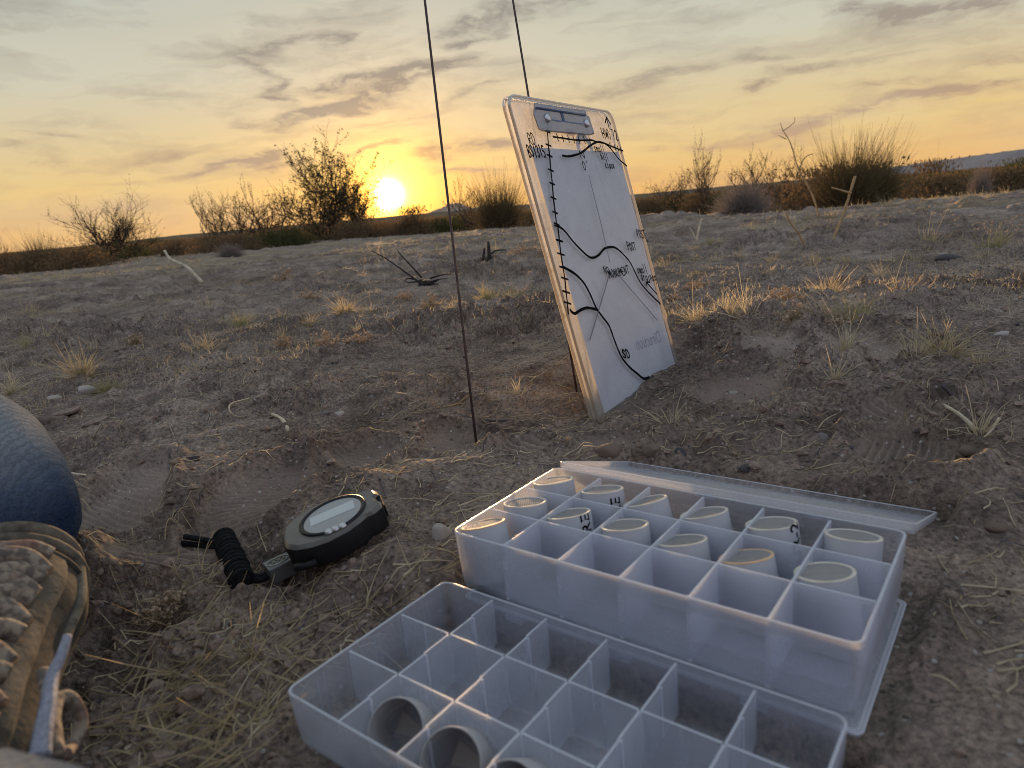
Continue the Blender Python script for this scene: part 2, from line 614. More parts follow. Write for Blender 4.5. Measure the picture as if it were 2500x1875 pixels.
def rrect(x0, x1, y0, y1, r, n=5):
    pts = []
    for cx, cy, a0 in ((x1 - r, y0 + r, -90), (x1 - r, y1 - r, 0), (x0 + r, y1 - r, 90), (x0 + r, y0 + r, 180)):
        for k in range(n + 1):
            a = R(a0 + 90 * k / n)
            pts.append((cx + r * math.cos(a), cy + r * math.sin(a)))
    return pts


def smooth_poly(pts, n=6):
    """Catmull-Rom through points"""
    P = [Vector(p) for p in pts]
    out = []
    for i in range(len(P) - 1):
        a = P[max(i - 1, 0)]; b = P[i]; c = P[i + 1]; d = P[min(i + 2, len(P) - 1)]
        for k in range(n):
            t = k / n
            out.append(.5 * ((2 * b) + (c - a) * t + (2 * a - 5 * b + 4 * c - d) * t * t + (-a + 3 * b - 3 * c + d) * t ** 3))
    out.append(P[-1])
    return out


# ------------------------------------------------------------------ materials
def new_mat(name):
    mt = bpy.data.materials.new(name)
    mt.use_nodes = True
    mt.node_tree.nodes.clear()
    return mt, NB(mt.node_tree)


def finish(b, sh, disp=None):
    o = b.n('ShaderNodeOutputMaterial')
    b.l(sh, o.inputs[0])


def principled(name, col, rough=.6, spec=.4, noise_scale=None, var=.25, bump=0, bscale=200, metal=0, coat=0, sheen=0, dirt=None):
    mt, b = new_mat(name)
    p = b.n('ShaderNodeBsdfPrincipled')
    tcn = b.n('ShaderNodeTexCoord')
    c = (*col, 1)
    if noise_scale:
        nz = b.noise(tcn.outputs['Object'], noise_scale, 4, .6)
        lo = tuple(q * (1 - var) for q in col); hi = tuple(min(1, q * (1 + var)) for q in col)
        c = b.ramp(nz, [(.3, lo), (.7, hi)])
    if dirt:
        nz2 = b.maprange(b.noise(tcn.outputs['Object'], dirt[1], 5, .65), dirt[2], dirt[2] + .18)
        c = b.mixc(nz2, c, (*dirt[0], 1))
    b.put(p.inputs['Base Color'], c)
    p.inputs['Roughness'].default_value = rough
    p.inputs['Specular IOR Level'].default_value = spec
    p.inputs['Metallic'].default_value = metal
    p.inputs['Coat Weight'].default_value = coat
    p.inputs['Sheen Weight'].default_value = sheen
    if bump:
        bp = b.n('ShaderNodeBump')
        bp.inputs['Strength'].default_value = bump
        bp.inputs['Distance'].default_value = .001
        b.l(b.noise(tcn.outputs['Object'], bscale, 4, .6), bp.inputs['Height'])
        b.l(bp.outputs[0], p.inputs['Normal'])
    finish(b, p.outputs[0])
    return mt


def ground_mat():
    mt, b = new_mat('desert_soil')
    tcn = b.n('ShaderNodeTexCoord'); co = tcn.outputs['Object']
    geo = b.n('ShaderNodeNewGeometry')
    ln = b.n('ShaderNodeVectorMath', operation='LENGTH'); b.l(co, ln.inputs[0])
    rr = ln.outputs['Value']
    n1 = b.noise(co, 3.2, 5, .6)
    n2 = b.noise(co, 22, 5, .65)
    n3 = b.noise(co, 260, 3, .7)
    at = b.n('ShaderNodeAttribute'); at.attribute_name = 'pressed'; pressed = at.outputs['Fac']
    loose = b.math('SUBTRACT', 1.0, b.math('MULTIPLY', pressed, .72))
    c1 = b.ramp(n1, [(.28, (.150, .115, .090)), (.5, (.26, .205, .165)), (.72, (.42, .345, .28))])
    c2 = b.ramp(n2, [(.30, (.42, .41, .42)), (.5, (1, 1, 1)), (.70, (1.5, 1.45, 1.38))])
    c = b.mixc(b.math('MULTIPLY', loose, .85), c1, c2, 'MULTIPLY')
    c3 = b.ramp(n3, [(.33, (.42, .42, .43)), (.5, (1, 1, 1)), (.67, (1.55, 1.52, 1.48))])  # raised tone contrast also stands in for shade in fine soil crevices
    c = b.mixc(b.math('MULTIPLY', loose, .85), c, c3, 'MULTIPLY')
    # pale and dark grains
    vo = b.n('ShaderNodeTexVoronoi'); vo.inputs['Scale'].default_value = 330
    b.l(co, vo.inputs['Vector'])
    sp = b.n('ShaderNodeSeparateColor'); b.l(vo.outputs['Color'], sp.inputs[0])
    pale = b.math('MULTIPLY', b.math('GREATER_THAN', sp.outputs[0], .975), b.math('LESS_THAN', vo.outputs['Distance'], .42))
    c = b.mixc(b.math('MULTIPLY', pale, .75), c, (.52, .49, .45, 1))
    dark = b.math('MULTIPLY', b.math('GREATER_THAN', sp.outputs[1], .965), b.math('LESS_THAN', vo.outputs['Distance'], .45))
    c = b.mixc(b.math('MULTIPLY', dark, .7), c, (.05, .045, .045, 1))
    # farther off: straw-covered patches
    ms = b.n('ShaderNodeMapping'); ms.inputs['Scale'].default_value = (.35, 1.3, 1)
    b.l(co, ms.inputs[0])
    n4 = b.noise(ms.outputs[0], 1.3, 6, .62)
    st = b.math('MULTIPLY', b.maprange(n4, .47, .62), b.maprange(rr, 1.6, 5.0))
    n5 = b.noise(co, 30, 3, .7)
    stc = b.ramp(n5, [(.3, (.20, .155, .09)), (.6, (.44, .35, .19)), (.8, (.58, .46, .25))])
    c = b.mixc(b.math('MULTIPLY', st, .62), c, stc)
    p = b.n('ShaderNodeBsdfPrincipled')
    b.l(c, p.inputs['Base Color'])
    p.inputs['Roughness'].default_value = .95
    p.inputs['Specular IOR Level'].default_value = .12
    h = b.math('ADD', b.math('MULTIPLY', b.noise(co, 380, 4, .7), .0030), b.math('MULTIPLY', b.noise(co, 75, 5, .7), .010))
    h = b.math('ADD', h, b.math('MULTIPLY', b.math('MULTIPLY', b.noise(co, 9, 5, .65), .05), b.maprange(rr, 1.5, 5)))
    h = b.math('MULTIPLY', h, b.math('SUBTRACT', 1.0, b.math('MULTIPLY', pressed, .88)))
    bp = b.n('ShaderNodeBump'); bp.inputs['Strength'].default_value = 1.0; bp.inputs['Distance'].default_value = 1.0
    b.l(h, bp.inputs['Height']); b.l(bp.outputs[0], p.inputs['Normal'])
    finish(b, p.outputs[0])
    return mt


def straw_mat(name, lo, hi, trans=.45, rand=True):
    mt, b = new_mat(name)
    oi = b.n('ShaderNodeObjectInfo'); tcn = b.n('ShaderNodeTexCoord')
    nz = b.noise(tcn.outputs['Object'], 90, 2, .5)
    c = b.ramp(nz, [(.3, lo), (.7, hi)])
    d = b.n('ShaderNodeBsdfDiffuse'); t = b.n('ShaderNodeBsdfTranslucent'); mx = b.n('ShaderNodeMixShader')
    b.l(c, d.inputs[0]); b.l(c, t.inputs[0])
    mx.inputs[0].default_value = trans
    b.l(d.outputs[0], mx.inputs[1]); b.l(t.outputs[0], mx.inputs[2])
    finish(b, mx.outputs[0])
    return mt


def plastic(name, tint, transp, milk, scratch=.0, rough=.25, dust=0.0, gloss=.9, edgek=.45):
    """thin moulded plastic sheet: part clear, part milky, with a soft gloss"""
    mt, b = new_mat(name)
    tcn = b.n('ShaderNodeTexCoord'); co = tcn.outputs['Object']
    tr = b.n('ShaderNodeBsdfTransparent'); tr.inputs[0].default_value = (*[1 - (1 - q) * .35 for q in tint], 1)
    df = b.n('ShaderNodeBsdfDiffuse'); tl = b.n('ShaderNodeBsdfTranslucent')
    df.inputs[0].default_value = (*tint, 1); tl.inputs[0].default_value = (*tint, 1)
    mk = b.n('ShaderNodeMixShader'); mk.inputs[0].default_value = milk
    b.l(df.outputs[0], mk.inputs[1]); b.l(tl.outputs[0], mk.inputs[2])
    lw = b.n('ShaderNodeLayerWeight'); lw.inputs['Blend'].default_value = .45
    fac = b.math('SUBTRACT', transp, b.math('MULTIPLY', lw.outputs['Facing'], transp * edgek))
    nz = b.noise(co, 38, 6, .7)
    fac = b.math('SUBTRACT', fac, b.math('MULTIPLY', b.maprange(nz, .5, .75), scratch), clamp=True)
    if dust:
        nd = b.maprange(b.noise(co, 420, 3, .7), .60, .68)
        nd = b.math('MULTIPLY', nd, b.maprange(b.noise(co, 14, 3, .6), .42, .62))
        fac = b.math('SUBTRACT', fac, b.math('MULTIPLY', nd, dust), clamp=True)
    body = b.n('ShaderNodeMixShader'); b.l(fac, body.inputs[0])
    b.l(mk.outputs[0], body.inputs[1]); b.l(tr.outputs[0], body.inputs[2])
    gl = b.n('ShaderNodeBsdfGlossy'); gl.inputs['Roughness'].default_value = rough
    fr = b.n('ShaderNodeFresnel'); fr.inputs[0].default_value = 1.42
    bp = b.n('ShaderNodeBump'); bp.inputs['Strength'].default_value = .3; bp.inputs['Distance'].default_value = .002
    b.l(b.noise(co, 60, 3, .6), bp.inputs['Height']); b.l(bp.outputs[0], gl.inputs['Normal'])
    mx = b.n('ShaderNodeMixShader'); b.l(b.math('MINIMUM', b.math('MULTIPLY', fr.outputs[0], gloss), .5), mx.inputs[0])
    b.l(body.outputs[0], mx.inputs[1]); b.l(gl.outputs[0], mx.inputs[2])
    finish(b, mx.outputs[0])
    return mt


M = {}
M['soil'] = ground_mat()
M['straw'] = straw_mat('dry_straw', (.36, .29, .17), (.66, .55, .35), .5)
M['straw_pale'] = straw_mat('pale_straw', (.48, .40, .26), (.72, .63, .44), .45)
M['straw_green'] = straw_mat('greenish_dry_grass', (.30, .27, .14), (.54, .47, .27), .45)
M['seed'] = straw_mat('seed_heads', (.48, .37, .26), (.70, .58, .44), .5)
M['bark'] = principled('shrub_bark', (.085, .062, .045), .9, .15, 60, .4)
M['bark_burnt'] = principled('charred_wood', (.035, .030, .028), .9, .2, 80, .5, .5, 300)
M['bark_pale'] = principled('bleached_wood', (.52, .45, .32), .8, .2, 60, .25, .5, 300)
M['bark_tan'] = principled('tan_stem', (.36, .24, .12), .8, .2, 60, .3, .5, 300)
M['root'] = principled('dark_root', (.085, .075, .075), .85, .2, 120, .4, .6, 300)
M['leaf'] = straw_mat('olive_leaves', (.055, .060, .025), (.13, .125, .05), .3)
M['leaf_dry'] = straw_mat('brown_leaves', (.11, .078, .045), (.24, .165, .095), .35)
M['leaf_grey'] = straw_mat('grey_twigs', (.17, .145, .125), (.32, .275, .24), .25)
M['broom'] = straw_mat('broom_stems', (.075, .058, .032), (.20, .15, .075), .3)
M['stone_grey'] = principled('grey_stone', (.20, .18, .17), .9, .2, 60, .35, .5, 300, dirt=((.30, .22, .17), 40, .5))
M['stone_pale'] = principled('pale_stone', (.42, .38, .34), .85, .2, 60, .25, .5, 300, dirt=((.30, .22, .17), 40, .55))
M['stone_dark'] = principled('dark_stone', (.07, .065, .065), .85, .25, 60, .35, .5, 300, dirt=((.22, .17, .13), 40, .6))
M['clod'] = principled('soil_clod', (.24, .18, .14), .95, .1, 160, .4, .8, 500)
M['pp'] = plastic('frosted_box_plastic', (.90, .925, 1.0), .90, .55, .10, .28)
M['pp_div'] = plastic('frosted_divider_plastic', (.90, .925, 1.0), .69, .55, .08, .28)
M['pp_edge'] = plastic('plastic_sheet_edge', (.93, .96, 1.0), .10, .60, .05, .25)
M['pp_clear'] = plastic('clear_box_plastic', (.90, .93, 1.0), .92, .50, .07, .14)
M['acrylic'] = plastic('dusty_acrylic', (.86, .80, .70), .80, .75, .22, .25, .55, .4)
M['acrylic_front'] = plastic('scuffed_clear_acrylic', (.80, .80, .80), .965, .35, .04, .30, .30, .12, .12)
M['acrylic_edge'] = plastic('acrylic_edge', (.52, .46, .38), .38, .6, .1, .2)
M['clip'] = plastic('blue_clip_plastic', (.15, .22, .34), .30, .3, .25, .35, 0, .2)
M['paper'] = None


def paper_mat():
    mt, b = new_mat('map_paper')
    tcn = b.n('ShaderNodeTexCoord'); co = tcn.outputs['Object']
    ms = b.n('ShaderNodeMapping'); ms.inputs['Scale'].default_value = (1, 1, .35); b.l(co, ms.inputs[0])
    nz = b.noise(co, 18, 5, .65)
    n2 = b.noise(ms.outputs[0], 40, 5, .7)
    c = b.ramp(nz, [(.3, (.64, .67, .74)), (.65, (.78, .80, .85))])
    c = b.mixc(b.math('MULTIPLY', b.maprange(n2, .56, .72), .35), c, (.48, .45, .46, 1))
    sp = b.maprange(b.noise(co, 240, 2, .6), .70, .74)
    c = b.mixc(b.math('MULTIPLY', sp, .6), c, (.20, .18, .18, 1))
    d = b.n('ShaderNodeBsdfDiffuse'); t = b.n('ShaderNodeBsdfTranslucent'); mx = b.n('ShaderNodeMixShader')
    b.l(c, d.inputs[0]); t.inputs[0].default_value = (.70, .68, .70, 1)
    mx.inputs[0].default_value = .025
    b.l(d.outputs[0], mx.inputs[1]); b.l(t.outputs[0], mx.inputs[2])
    gl = b.n('ShaderNodeBsdfGlossy'); gl.inputs['Roughness'].default_value = .35
    m2 = b.n('ShaderNodeMixShader'); m2.inputs[0].default_value = .04
    b.l(mx.outputs[0], m2.inputs[1]); b.l(gl.outputs[0], m2.inputs[2]); gl.inputs[0].default_value = (.8, .8, .8, 1)
    finish(b, m2.outputs[0])
    return mt


M['paper'] = paper_mat()
M['ink'] = principled('black_marker_ink', (.006, .006, .007), .8, .05, 300, .5)
M['ink_grey'] = principled('grey_pencil_line', (.20, .20, .23), .6, .3)
M['ink_faint'] = principled('faint_purple_print', (.46, .45, .58), .7, .2)
M['steel'] = principled('rivet_metal', (.60, .62, .66), .3, .5, metal=.9)
M['rod'] = principled('rusty_steel_wire', (.075, .05, .045), .55, .5, 150, .4, metal=.4)
M['pvc'] = principled('white_pvc', (.44, .45, .47), .42, .45, 30, .05, dirt=((.50, .46, .42), 45, .62))
M['pvc_rim'] = principled('cream_glue_rim', (.66, .61, .50), .5, .4, 120, .18)
M['pvc_rim_tan'] = principled('tan_glue_rim', (.70, .46, .24), .5, .4, 120, .2)
M['screen'] = principled('grey_window_screen', (.50, .48, .45), .6, .4)
M['tube_interior_shade'] = principled('painted_interior_shade', (.17, .155, .145), .9, .2, 200, .4)
M['blk'] = principled('black_rubberised_case', (.010, .010, .011), .6, .25, 80, .3, .15, 600)
M['blk_face'] = principled('dark_face_plastic', (.11, .10, .085), .33, .55, 60, .25, dirt=((.12, .10, .08), 30, .60))
M['blk_gloss'] = principled('black_gloss_ring', (.008, .008, .009), .45, .3)
M['lcd'] = principled('lcd_panel', (.50, .53, .52), .28, .6, coat=.5)
M['lcd_dim'] = principled('grey_dial', (.27, .275, .275), .3, .6, coat=.6)
M['cord'] = principled('black_paracord', (.010, .010, .011), .9, .2, 400, .6, .8, 900)
M['slider'] = principled('dark_cord_lock', (.10, .105, .10), .32, .6)
M['brass'] = principled('brass_emblem', (.45, .42, .32), .35, .5, metal=.8)
M['button'] = principled('silver_button', (.55, .56, .55), .25, .5, metal=.7)

# ------------------------------------------------------------------ ground
def make_ground():
    rs = [0.12]
    while rs[-1] < 3500:
        r = rs[-1]
        st = .0012 if r < .42 else (r * .0027 if r < 1.3 else (r * .0048 if r < 6 else r * .035))
        rs.append(r + st)
    rs = np.array(rs)
    th = np.concatenate([np.arange(-180, -48, 3.0), np.arange(-48, 48.01, .125), np.arange(50, 179, 3.0)])
    th = np.radians(th)
    n, k = len(rs), len(th)
    X = np.outer(rs, np.sin(th)); Y = np.outer(rs, np.cos(th))
    x = X.ravel(); y = Y.ravel()
    z, pm, bk = G(x, y)
    z = z + detail(x, y, pm, bk)
    V = np.stack([x, y, z], 1)
    i = np.arange(n - 1)[:, None]; j = np.arange(k)[None, :]; j2 = (j + 1) % k
    F = np.stack([(i * k + j), (i * k + j2), ((i + 1) * k + j2), ((i + 1) * k + j)], -1).reshape(-1, 4)
    # middle patch under the camera
    V = np.vstack([V, [[0, 0, Gz(0, 0)]]])
    F = F[:, ::-1]
    o = mesh_np('ground', V, F, M['soil'])
    at = o.data.attributes.new('pressed', 'FLOAT', 'POINT'); at.data.foreach_set('value', np.append(pm, 0).astype(np.float32))
    b = len(V) - 1
    tag(o, 'rough brown desert soil with footprints and crusted ridges', kind='structure')
    me = o.data
    cz = MB()
    mid = [tuple(V[q]) for q in range(k)]
    cz.add(mid + [tuple(V[-1])], [(k, q, (q + 1) % k) for q in range(k)][::1])
    c = cz.build('ground_under_camera', M['soil'])
    tag(c, kind='structure')
    return o


make_ground()


# ------------------------------------------------------------------ loose clods (stuff)
def ico():
    t = (1 + 5 ** .5) / 2
    v = np.array([(-1, t, 0), (1, t, 0), (-1, -t, 0), (1, -t, 0), (0, -1, t), (0, 1, t), (0, -1, -t), (0, 1, -t), (t, 0, -1), (t, 0, 1), (-t, 0, -1), (-t, 0, 1)]) / math.hypot(1, t)
    f = np.array([(0, 11, 5), (0, 5, 1), (0, 1, 7), (0, 7, 10), (0, 10, 11), (1, 5, 9), (5, 11, 4), (11, 10, 2), (10, 7, 6), (7, 1, 8), (3, 9, 4), (3, 4, 2), (3, 2, 6), (3, 6, 8), (3, 8, 9), (4, 9, 5), (2, 4, 11), (6, 2, 10), (8, 6, 7), (9, 8, 1)])
    return v, f


def scatter_xy(n, rmin, rmax, half=46):
    """points over the sector in front, denser close by"""
    r = rmin * (rmax / rmin) ** rng.random(n)
    t = np.radians(rng.uniform(-half, half, n))
    return r * np.sin(t), r * np.cos(t)


def clods(name, n, rmin, rmax, smin, smax, mat, label, seed):
    v, f = ico()
    x, y = scatter_xy(n, rmin, rmax)
    z, pm, bk = G(x, y)
    m1 = fbm(x * 6, y * 6, 3, 70)
    keep = (bk < .03) & (pm < .35) & (rng.random(n) < .35 + 1.1 * m1)
    x, y, z, pm, bk = x[keep], y[keep], z[keep], pm[keep], bk[keep]
    n = len(x)
    z = z + detail(x, y, pm, bk)
    s = smin * (smax / smin) ** (rng.random(n) ** 2.2)
    jit = 1 + .35 * (rng.random((n, 12, 1)) - .5) * 2
    sc3 = rng.uniform(.6, 1.25, (n, 1, 3)) * np.array([1, 1, .7])
    P = v[None] * jit * sc3
    a = rng.uniform(0, 6.28, n); ca, sa = np.cos(a)[:, None], np.sin(a)[:, None]
    P = np.stack([P[..., 0] * ca - P[..., 1] * sa, P[..., 0] * sa + P[..., 1] * ca, P[..., 2]], -1) * s[:, None, None]
    P += np.stack([x, y, z + s * .15], 1)[:, None]
    F = f[None] + (np.arange(n) * 12)[:, None, None]
    o = mesh_np(name, P.reshape(-1, 3), F.reshape(-1, 3), mat, smooth=False)
    tag(o, label, kind='stuff')


clods('soil_crumbs', 10000, .24, 2.6, .0011, .0062, M['clod'], 'loose brown soil crumbs scattered over the desert ground', 1)
clods('fine_gravel', 900, .26, 4.0, .0009, .003, M['stone_grey'], 'fine pale gravel grains lying on the soil', 2)
clods('dark_gravel', 700, .3, 4.0, .001, .004, M['stone_dark'], 'fine dark gravel grains lying on the soil', 3)


# ------------------------------------------------------------------ ribbons for grass
def ribbons(base, d, L, wd, bend, seg=3):
    """base (n,3), d (n,3) unit start direction, L lengths, wd widths, bend: droop per length"""
    n = len(base)
    side = np.cross(d, rng.normal(size=(n, 3))); side /= np.linalg.norm(side, axis=1, keepdims=True) + 1e-9
    cur = rng.normal(size=(n, 3)) * .25
    rows = []
    for i in range(seg + 1):
        t = i / seg
        p = base + d * (L * t)[:, None] + cur * (L * t * t)[:, None] + np.array([0, 0, -1.0]) * (bend * L * t * t)[:, None]
        w = (wd * (1 - .8 * t))[:, None] * side * .5
        rows += [p - w, p + w]
    V = np.stack(rows, 1)
    k = 2 * (seg + 1)
    F = np.array([(2 * i, 2 * i + 1, 2 * i + 3, 2 * i + 2) for i in range(seg)])
    F = F[None] + (np.arange(n) * k)[:, None, None]
    return V.reshape(-1, 3), F.reshape(-1, 4)


def tuft_mesh(name, n, h, spread, lean, wd, mat, bend=.25, core=.25):
    a = rng.uniform(0, 6.283, n); r = spread * core * np.sqrt(rng.random(n))
    base = np.stack([r * np.cos(a), r * np.sin(a), np.full(n, -.002)], 1)
    la = rng.uniform(0, 6.283, n) * .3 + a * .7
    tl = np.abs(rng.normal(0, lean, n))
    d = np.stack([np.cos(la) * np.sin(tl), np.sin(la) * np.sin(tl), np.cos(tl)], 1)
    L = h * rng.uniform(.35, 1.0, n)
    V, F = ribbons(base, d, L, wd * rng.uniform(.6, 1.3, n), bend * rng.uniform(.2, 1.8, n), 4)
    me = mesh_np(name, V, F, mat)
    data = me.data
    bpy.data.objects.remove(me)
    return data


tuft_protos = [tuft_mesh('grass_tuft', 190, .062, .03, .55, .0016, M['straw'], .25),
               tuft_mesh('grass_tuft', 140, .050, .03, .8, .0016, M['straw'], .35),
               tuft_mesh('grass_tuft', 70, .065, .02, .6, .0015, M['straw_pale'], .2),
               tuft_mesh('grass_tuft', 230, .055, .04, .7, .0016, M['straw_green'], .3),
               tuft_mesh('grass_tuft', 36, .050, .015, .7, .0015, M['straw_pale'], .2)]

TUFTS = [  # px, py(base), size factor, proto, label
    (85, 860, 1.15, 3, 'broad greenish straw tuft near the left edge, widest on the left slope'),
    (205, 925, 1.0, 0, 'round golden grass tuft standing just above the jeans knee'),
    (225, 865, .75, 1, 'small straw tuft between the two big tufts at left'),
    (25, 960, .8, 2, 'spiky pale tuft at the left edge just above the jeans knee'),
    (498, 870, .95, 0, 'compact golden tuft alone in mid ground left of the wire stakes'),
    (438, 918, .6, 4, 'small sparse tuft beside the dirt mound at left'),
    (590, 800, .9, 3, 'low flat tuft left of the tall tuft below the sun'),
    (845, 770, 1.1, 0, 'tall upright grass tuft in mid ground below the sun'),
    (905, 768, .7, 1, 'small tuft just right of the tall tuft below the sun'),
    (690, 780, .7, 1, 'low pale tuft left of the tall tuft below the sun'),
    (1195, 735, .9, 3, 'cushion of dry grass between the wire stake and clipboard'),
    (1110, 745, .6, 1, 'low straw cushion left of the clipboard edge'),
    (1265, 970, .75, 4, 'sparse straw tuft between wire stake and clipboard foot'),
    (1835, 790, 1.0, 2, 'pale straggling tuft in the middle of the right slope'),
    (2020, 735, 1.0, 0, 'bright golden tuft on the right slope'),
    (2190, 735, .95, 1, 'forked orange tuft with two tall stalks on right slope'),
    (2150, 680, .8, 2, 'small pale tuft under the dead branches on right slope'),
    (2300, 880, 1.0, 0, 'large golden tuft among the footprints at far right'),
    (2060, 865, .8, 2, 'star-shaped pale tuft among footprints right of clipboard'),
    (2015, 880, .5, 4, 'tiny orange tuft beside the star-shaped pale tuft'),
    (2040, 955, .65, 4, 'grey tuft on the rim between two footprints at right'),
    (1700, 800, .7, 2, 'straw tuft right of the clipboard, halfway up'),
    (1760, 770, .75, 2, 'leaning straw tuft right of the clipboard'),
    (1640, 1045, .7, 4, 'straw scraps at the foot of the clipboard mound'),
    (2390, 1065, .7, 4, 'sparse tuft beside the bleached twig at the right'),
    (2230, 890, .6, 2, 'thin straw tuft left of the large golden tuft at right'),
    (1990, 800, .6, 4, 'tiny spiky tuft below the bright golden tuft'),
    (930, 640, 1.0, 1, 'dry tuft in front of the pale mound below the sun'),
    (2400, 900, .6, 1, 'small tuft near the right edge above the bleached twig'),
    (2270, 600, 1.2, 1, 'bushy orange tuft high on the right slope'),
    (2420, 620, 1.2, 3, 'greenish tuft high at the right edge'),
    (620, 1630, .55, 1, 'blurred straw clump lying in the near ground beside the front box'),
]
tuft_objs = []


def place(mesh, px, py, s, name, squash=1.0, dz=0.0):
    p = at_z(px, py, .024)
    for _ in range(8):
        z = Gz(p.x, p.y)
        p = at_z(px, py, min(z, CAM_H - .006))
    z = Gz(p.x, p.y)
    o = bpy.data.objects.new(name, mesh)
    C.objects.link(o)
    o.location = (p.x, p.y, z + dz)
    o.rotation_euler = (0, 0, random.uniform(0, 6.28))
    o.scale = (s, s, s * squash)
    return o


for (px, py, s, k, lab) in TUFTS:
    d = at_z(px, py, .02).length
    o = place(tuft_protos[k], px, py, 1.25 * s * (1 if d < 2 else d / 2), 'grass_tuft', random.uniform(.7, 1.0))
    tag(o, lab, 'grass tuft', 'dry grass tufts standing on the desert ground')

# unnamed small tufts in the middle distance
auto = []          # (object, photo x, photo y, words) for the small repeats


def to_px(p):
    d = Vector(p) - CAM
    w = d.dot(CF)
    return 1250 + FPX * d.dot(CX) / w, 937.5 - FPX * d.dot(CU) / w


BANDS = [([(0, 905), (120, 850), (330, 790), (560, 745), (800, 705), (1000, 665)], 26, 34), ([(820, 700), (900, 655), (1060, 640), (1180, 625), (1340, 610)], 22, 22), ([(0, 800), (250, 760), (500, 730)], 10, 22),
         ([(1590, 660), (1700, 620), (1860, 600), (2000, 585)], 30, 22), ([(1850, 640), (2000, 640), (2060, 600)], 16, 22), ([(1800, 580), (1950, 545), (2200, 510), (2480, 470)], 28, 16),
         ([(1610, 800), (1720, 790), (1850, 770), (1960, 770), (2090, 790)], 22, 16), ([(1200, 740), (1320, 720)], 8, 14), ([(2200, 620), (2480, 660)], 10, 34), ([(1000, 780), (1180, 790), (1330, 800)], 9, 26), ([(1280, 650), (1370, 640)], 8, 30)]
for bl_, num, sprd in BANDS:
    for q in range(num):
        t = random.random() * (len(bl_) - 1); i_ = int(t); f_ = t - i_
        px = bl_[i_][0] * (1 - f_) + bl_[i_ + 1][0] * f_ + random.gauss(0, 14); py = bl_[i_][1] * (1 - f_) + bl_[i_ + 1][1] * f_ + random.gauss(0, sprd * .5)
        d = at_z(px, py, .0).length
        if not .8 < d < 14:
            continue
        o = place(tuft_protos[random.choice((0, 0, 1, 1, 3, 2))], px, py, random.uniform(.35, .85) * (1 if d < 2 else min((d / 2) ** .75, 3)), 'grass_tuft', random.uniform(.6, .95))
        o.scale.x *= 1.3; o.scale.y *= 1.3
        tag(o, None, 'grass tuft', 'low grass tufts on the middle slope')
        auto.append((o, *to_px(o.location), 'dry straw tuft'))
cnt = 0
while cnt < 110:
    r = 1.1 * (14 / 1.1) ** (random.random() ** .8)
    t = R(random.uniform(-44, 44))
    x, y = r * math.sin(t), r * math.cos(t)
    dn = float(fbm(np.array([x * .5]), np.array([y * 1.2]), 3, 201)[0])
    if random.random() > .30 + 1.6 * dn:
        continue
    zz, pm, bk = G(np.array([x]), np.array([y]))
    if pm[0] > .2 or bk[0] > 0.05:
        continue
    o = bpy.data.objects.new('grass_tuft', random.choice(tuft_protos[:4]))
    C.objects.link(o)
    s = random.uniform(.3, .75) * (1 if r < 2 else min(1.0 + (r - 2) * .16, 2.4))
    o.location = (x, y, float(zz[0])); o.rotation_euler = (0, 0, random.uniform(0, 6.28)); o.scale = (s * 1.2, s * 1.2, s * .75)
    tag(o, None, 'grass tuft', 'low grass tufts on the middle slope')
    auto.append((o, *to_px(o.location), 'low straw tuft'))
    cnt += 1


def grass_cover(name, n, rmin, rmax, h, wd, mat, label, thr, seed, clump=.02, flat=.6):
    x, y = scatter_xy(n, rmin, rmax, 47)
    dn = .8 * fbm(x * .7, y * 1.5, 3, 201) + .45 * fbm(x * 7, y * 7, 2, seed)
    k = dn > thr
    x, y = x[k], y[k]
    n = len(x)
    z, pm, bk = G(x, y)
    k = (bk < .02) & (pm < .2)
    x, y, z, pm, bk = x[k], y[k], z[k], pm[k], bk[k]
    n = len(x)
    z = z + detail(x, y, pm, bk)
    base = np.stack([x, y, z - .002], 1)
    a = rng.uniform(0, 6.28, n); tl = np.abs(rng.normal(0, flat, n))
    d = np.stack([np.cos(a) * np.sin(tl), np.sin(a) * np.sin(tl), np.cos(tl)], 1)
    r = np.hypot(x, y)
    g = np.maximum(1, r / 2.2) ** .75
    V, F = ribbons(base, d, h * rng.uniform(.3, 1, n) * g, wd * g, rng.uniform(0, .6, n), 2)
    tag(mesh_np(name, V, F, mat), label, kind='stuff')


grass_cover('dry_ground_cover', 80000, 1.1, 40, .017, .0014, M['straw'], 'thin straw coloured ground cover on the slopes', .24, 5)
grass_cover('pale_ground_cover', 36000, 1.0, 30, .015, .0012, M['straw_pale'], 'bleached stubble and weeds over the slopes', .26, 8)
grass_cover('green_ground_cover', 26000, 1.8, 40, .02, .0016, M['straw_green'], 'faded green stubble on the far slopes', .24, 11)


